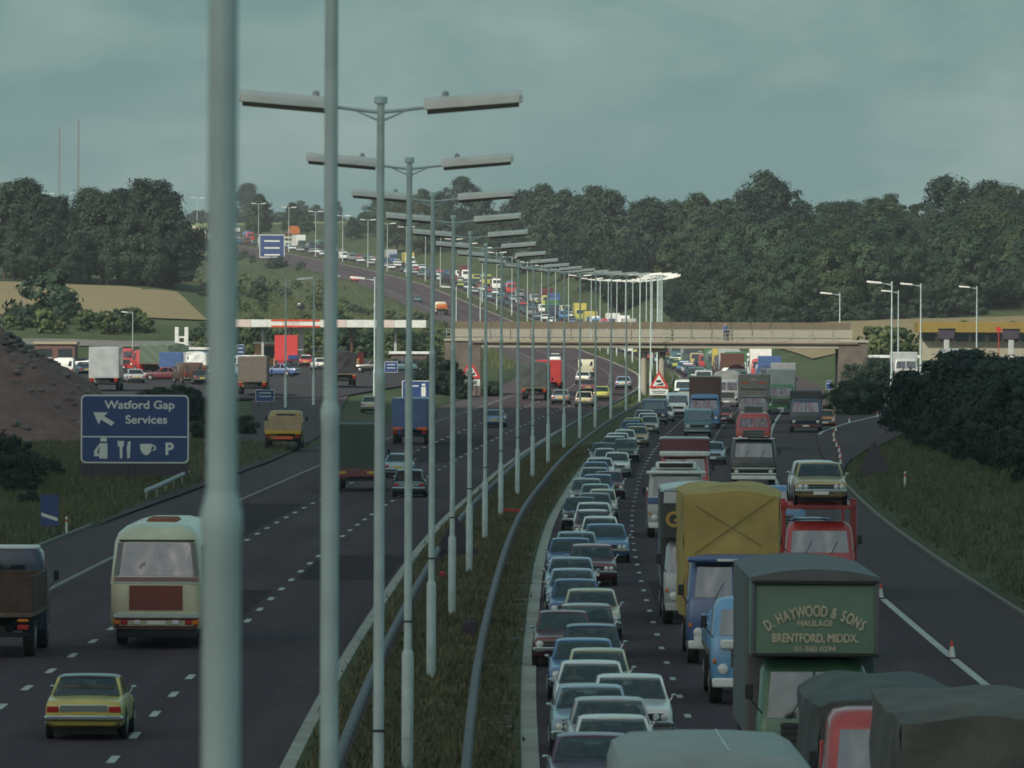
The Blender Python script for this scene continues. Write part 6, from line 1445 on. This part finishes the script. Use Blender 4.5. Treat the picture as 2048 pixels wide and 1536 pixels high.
# ------------------------------------------------------------------ trees and bushes
LEAF_D = foliage('leaves_dark', (.007, .017, .011), (.032, .054, .029), .07)
LEAF_M = foliage('leaves_mid', (.009, .024, .014), (.044, .076, .038), .06)
LEAF_Y = foliage('leaves_olive', (.014, .028, .012), (.062, .086, .034), .06)
LEAF_L = foliage('leaves_light', (.032, .054, .018), (.110, .138, .050), .2)
BARK = plain('bark', (.055, .042, .032), rough=.95, var=.3, scale=3, bump=.5)
def crown_mesh(seed, h, w, lo, n_clump, leaves, size, top_heavy=.5, name='crown'):
    """leaf faces gathered in clumps through an uneven crown volume, normalised to height h"""
    r_ = np.random.default_rng(seed); C = []; RR = []
    while len(C) < n_clump:
        t = r_.uniform(0, 1); z = lo + (h - lo) * t
        prof = math.sin(math.pi * min(1, (t * .92 + .06)) ** top_heavy) ** .75
        a = r_.uniform(0, 6.28); rad = w / 2 * prof * math.sqrt(r_.uniform(.12, 1)) * (1 + .28 * math.sin(2 * a + seed) + .16 * math.sin(5 * a + seed * 2))
        if r_.uniform() < .16: rad *= r_.uniform(1.1, 1.4); z = min(h * 1.04, z + h * r_.uniform(0, .06))
        cr_ = r_.uniform(.05, .17) * w * (1.1 - .35 * t); C.append((rad * math.cos(a), rad * math.sin(a), min(z, h - cr_ * .5))); RR.append(cr_)
    C = np.array(C); RR = np.array(RR); N = n_clump * leaves
    ci = np.repeat(np.arange(n_clump), leaves)
    v = r_.normal(0, 1, (N, 3)); v /= np.linalg.norm(v, axis=1, keepdims=True); v[:, 2] = v[:, 2] * .8
    pos = C[ci] + v * (RR[ci] * (.35 + .95 * r_.beta(2.2, 2.0, N)))[:, None]
    cv = (pos - np.array([0, 0, lo + (h - lo) * .38])) / np.array([w / 2, w / 2, (h - lo) * .6]); cv /= np.linalg.norm(cv, axis=1, keepdims=True) + 1e-6
    nrm = .75 * v + .9 * cv + r_.normal(0, .28, (N, 3)) + np.array([0, 0, .15]); nrm /= np.linalg.norm(nrm, axis=1, keepdims=True)
    a = np.cross(nrm, r_.normal(0, 1, (N, 3))); a /= np.linalg.norm(a, axis=1, keepdims=True); b = np.cross(nrm, a)
    s = (size * r_.uniform(.6, 1.35, N))[:, None]
    Q = np.stack([pos - a * s - b * s * .6, pos + a * s * .9 - b * s * .7, pos + a * s + b * s * .6, pos - a * s * .8 + b * s * .8], 1)
    Q[:, :, 2] = np.maximum(Q[:, :, 2], .02)
    return np_mesh(name, Q.reshape(-1, 3), np.arange(N * 4).reshape(N, 4), [M_DARK]), C
def tree_kind(seed, h=14., w=11., lo=2.6, n=105, leaves=100, size=.17, th=.55, trunk=True):
    k = Kind(); r_ = np.random.default_rng(seed + 100)
    me, C = crown_mesh(seed, h, w, lo, n, leaves, size, th)
    if trunk:
        t = MB(); pts = [(0, 0, -.6)]; rad = [.030 * h]
        for j in range(1, 6): pts.append((r_.normal(0, .02) * h, r_.normal(0, .02) * h, h * .14 * j)); rad.append(.028 * h * (1 - j * .16))
        for j in range(5): t.tube(pts[j], pts[j + 1], rad[j], rad[j + 1], 8)
        for c in C[r_.choice(len(C), 12, False)]:
            j = int(r_.integers(1, 5)); t.tube(pts[j], tuple(np.array(pts[j]) * .35 + c * .65 + np.array([0, 0, -.02 * h])), rad[j] * .5, rad[j] * .15, 5)
        k.part('trunk', t, BARK, smooth=R(60))
    k.part('crown', me, 'LEAF'); k.h = h; k.w = w; return k
TREES = [tree_kind(1, 14, 11), tree_kind(2, 14, 12.5, 2, 120), tree_kind(3, 14, 9.5, 2.4), tree_kind(4, 14, 13, 3, 115, th=.45), tree_kind(5, 14, 10.5, 1.6, 110, th=.7), tree_kind(6, 14, 12, 2.2, 75, 120)]
BUSH = [tree_kind(21, 4, 5, .2, 30, 75, .16, .9), tree_kind(22, 4, 6.5, .1, 38, 70, .17, 1.), tree_kind(23, 4, 4, .2, 26, 80, .16, .75)]
DETAIL = [tree_kind(31, 5, 5.5, .3, 60, 150, .10, .85), tree_kind(32, 5, 7, .2, 80, 140, .105, 1.), tree_kind(33, 5, 4.6, 1.2, 50, 150, .10, .6)]
def tree(kind, X, d, h, leaf, label, group=None, name='tree', zoff=0.):
    kind.spawn(name, (X, d, float(tz(X - xm(d), d)) - .1 + zoff), random.uniform(0, 6.28), label, 'tree' if name == 'tree' else 'bush', group, {'LEAF': leaf}, scale=h / kind.h)
def tree_at(p, d, top, leaf, label, group=None, kind=None, name='tree', hmin=2.):
    X = px(p, d); g = float(tz(X - xm(d), d)); tree(kind or random.choice(TREES if name == 'tree' else BUSH), X, d, max(hmin, pz(top, d) - g + .1), leaf, label, group, name)
# left clump above the stubble field
LC = [(8, 1290, 372), (45, 1300, 366), (78, 1285, 392), (118, 1300, 398), (30, 1275, 440), (95, 1278, 455), (178, 1300, 384), (205, 1285, 392), (236, 1300, 388), (288, 1290, 362), (318, 1296, 368), (338, 1285, 420), (262, 1278, 430), (215, 1278, 455), (160, 1276, 470), (300, 1276, 470), (60, 1274, 480), (130, 1275, 490), (345, 1280, 480)]
rk = [sorted(q[0] for q in LC).index(q[0]) + 1 for q in LC]
for j, (p, d, top) in enumerate(LC):
    tree_at(p, d, top, LEAF_D, f'dark broadleaf tree in the clump above the left stubble field, {ORD(rk[j])} from the left', 'tree clump above the stubble field')
tree_at(102, 1060, 546, LEAF_M, 'rounded dark bush standing in front of the stubble field', None, BUSH[1], 'bush')
for j in range(26):
    p = 15 + j * 11 + random.uniform(-6, 6); d = random.uniform(992, 1045); tree_at(p, d, random.uniform(605, 655), random.choice([LEAF_L, LEAF_M, LEAF_L]), 'sunlit bush on the bank behind the left lorry park', 'bushes behind the lorry park', None, 'bush', 1.2)
for j in range(150):
    d = 990 + 850 * random.random() ** 1.2; u_ = -19.5 - 46 * random.random() ** 1.1 - (d < 1300) * 4
    X = float(xm(d)) + u_; p = 1024 + X * F / d
    if p < 372 or (1060 < d < 1265 and p < 440): continue
    tree(random.choice(BUSH), X, d, random.uniform(.9, 3.0), random.choice([LEAF_L, LEAF_M, LEAF_L]), 'scrub bush on the green slope below the climbing motorway', 'scrub on the motorway slope', 'bush')
for j in range(34):
    d = random.uniform(965, 1000); p = 395 + j * 14.5; X = px(p, d); tree(random.choice(BUSH), X, d, random.uniform(1.6, 3.4), random.choice([LEAF_L, LEAF_M]), 'leafy bush in the hedge behind the filling station', 'hedge behind the filling station', 'bush')
# wood on the right
for j, (p, d, top) in enumerate([(760, 2180, 384), (800, 2120, 392), (845, 2100, 380), (880, 2060, 385), (925, 2020, 357), (965, 1980, 392), (1000, 1950, 430), (1045, 1800, 385), (1085, 1790, 371), (1125, 1720, 380), (1180, 1650, 373), (1215, 1640, 385), (1268, 1580, 404), (1300, 1560, 398), (1345, 1560, 402), (1395, 1560, 386), (1440, 1530, 402), (1490, 1480, 384), (1528, 1500, 344), (1548, 1470, 362), (1600, 1480, 402), (1650, 1470, 405), (1700, 1480, 400), (1745, 1460, 395), (1785, 1470, 386), (1825, 1460, 408), (1850, 1440, 440), (1890, 1430, 350), (1925, 1440, 372), (1975, 1430, 362), (2015, 1420, 368), (2050, 1420, 380)]):
    tree_at(p, d, top, LEAF_D if j % 3 else LEAF_M, f'tall broadleaf tree on the skyline of the right hand wood, {ORD(j + 1)} from the left', 'skyline trees of the wood')
nw = 0
while nw < 190:
    d = random.uniform(1262, 1500) if random.random() < .72 else random.uniform(1500, 2200)
    u_ = (21 if d > 1345 else 30) + random.uniform(0, 100 if d < 1600 else 45)
    X = float(xm(d)) + u_; p = 1024 + X * F / d
    if p > 2090 or (d < 1345 and p < 1435): continue
    g = float(tz(u_, d)); cap = pz(415 + 25 * math.sin(p * .021), d) - g
    if cap < 5: continue
    tree(random.choice(TREES), X, d, min(cap, random.uniform(8.5, 15)), random.choice([LEAF_M, LEAF_D, LEAF_M, LEAF_Y]), 'green broadleaf tree in the wood on the right hand hillside', 'trees of the hillside wood'); nw += 1
for j in range(38):
    p = 1440 + j * 14; d = 1252 + random.uniform(-6, 10); X = px(p, d); tree(random.choice(BUSH), X, d, random.uniform(1.5, 3.6), LEAF_D, 'low dark bush along the hedge at the foot of the wood', 'hedge at the foot of the wood', 'bush')
for j in range(26):
    d = random.uniform(1272, 1300); p = 1445 + j * 24 + random.uniform(-8, 8)
    tree(random.choice(TREES), px(p, d), d, random.uniform(9, 13.5), random.choice([LEAF_M, LEAF_D, LEAF_Y]), 'broadleaf tree in the front row of the wood behind the bridge', 'front row of the wood')
for j in range(40):
    d = random.uniform(1880, 2320); u_ = -random.uniform(18.5, 24); tree(random.choice(BUSH), float(xm(d)) + u_, d, random.uniform(1.2, 3.4), random.choice([LEAF_M, LEAF_D]), 'dark scrub along the left kerb of the motorway near the hilltop', 'scrub at the hilltop kerb', 'bush')
# hill crest
for p, d, top, lb in ((494, 3000, 371, 'dark round tree alone on the hilltop left of the lamp posts'), (600, 2850, 404, 'dark tree on the hilltop, left half of the pair'), (632, 2880, 412, 'dark tree on the hilltop between the pair'), (668, 2850, 402, 'dark tree on the hilltop, right half of the pair'), (640, 2840, 425, 'low dark tree below the hilltop pair')): tree_at(p, d, top, LEAF_D, lb)
for j in range(16): tree_at(395 + j * 11, 3080 + random.uniform(0, 60), random.uniform(424, 438), LEAF_D, 'low dark tree in the hilltop hedgerow', 'hilltop hedgerow', random.choice(BUSH), 'bush')
for j in range(14): tree_at(690 + j * 9, 2700 - j * 20, random.uniform(462, 476), LEAF_D, 'dark bush beside the motorway at the hilltop', 'bushes at the hilltop', random.choice(BUSH), 'bush')
# right roadside
tree(DETAIL[2], px(1822, 535), 535, 4.9, LEAF_D, 'small dark tree with a bare trunk at the right slip road', None)
for j, (p, d, h) in enumerate([(1880, 520, 6.0), (1925, 510, 6.4), (1975, 500, 6.4), (2025, 490, 6.2), (1900, 480, 4.6), (1960, 465, 5.0), (2020, 450, 4.8), (2060, 470, 6), (1930, 440, 3.2), (1990, 420, 3.6), (2045, 410, 4.2), (1850, 545, 4.4), (2060, 380, 4.0), (1868, 500, 3.0), (1905, 545, 6.2), (2000, 540, 6.6), (1945, 545, 6.4)]):
    tree(DETAIL[j % 2], px(p, d), d, h * random.uniform(.70, .95), LEAF_D, 'dark overgrown bush on the bank at the right edge', 'dark bushes on the right bank', 'bush')
for j, (p, d, h) in enumerate([(1692, 650, 3.0), (1722, 645, 3.3), (1742, 660, 2.4)]):
    tree(DETAIL[j % 2], px(p, d), d, h, LEAF_D, 'dark clipped hedge bush in front of the right abutment', 'hedge before the right abutment', 'bush')
for j in range(16): X = px(1745 + j * 20 + random.uniform(-8, 8), 955); tree(random.choice(BUSH), X, 955 + random.uniform(-20, 25), random.uniform(2, 4.2), LEAF_L, 'sunlit bush behind the right services', 'bushes behind the right services', 'bush')
# left roadside
for j, (p, d, h) in enumerate([(20, 395, 3.6), (-15, 385, 4.4), (60, 405, 2.4), (35, 380, 2.0), (115, 415, 1.2), (60, 360, 1.2)]):
    tree(DETAIL[j % 2], px(p, d), d, h * .68, LEAF_D, 'dark bush on the verge at the left edge', 'dark bushes at the left edge', 'bush')
for j, (p, d, h) in enumerate([(320, 590, 2.6), (355, 585, 2.9), (390, 590, 2.4), (300, 600, 2.2), (420, 560, 1.8), (460, 550, 1.6), (495, 545, 1.5), (400, 530, 1.3), (440, 520, 1.1)]):
    tree(DETAIL[j % 2], px(p, d), d, h, LEAF_D, 'low dark shrub on the verge behind the blue services sign', 'shrubs behind the services sign', 'bush')
for j, (p, d, h) in enumerate([(880, 775, 2.4), (868, 790, 3.0), (905, 735, 2.2), (985, 745, 1.6), (850, 760, 2.0), (925, 728, 1.5), (893, 742, 3.4), (878, 738, 3.0), (905, 746, 2.6), (1745, 742, 3.6), (1732, 738, 2.6)]):
    tree(DETAIL[j % 2], px(p, d), d, h, LEAF_D, 'dark bush growing against an abutment of the bridge', 'bushes at the abutments', 'bush')
HAZE = 0.00008
# ------------------------------------------------------------------ summer haze
hz = MB(); hz.box((-100, 2545, 66), (2700, 5520, 160))
m_, nn, ll, b = _base('haze_air'); nn.remove(b)
pv = nn.new('ShaderNodeVolumePrincipled'); pv.inputs['Color'].default_value = (.88, .90, .94, 1); pv.inputs['Density'].default_value = HAZE
pv.inputs['Anisotropy'].default_value = 0.0
ll.new(pv.outputs[0], nn['Material Output'].inputs['Volume'])
tag(link('haze', hz.mesh('haze', [m_])), 'thin pale summer haze over the whole valley', 'haze', None, 'stuff')
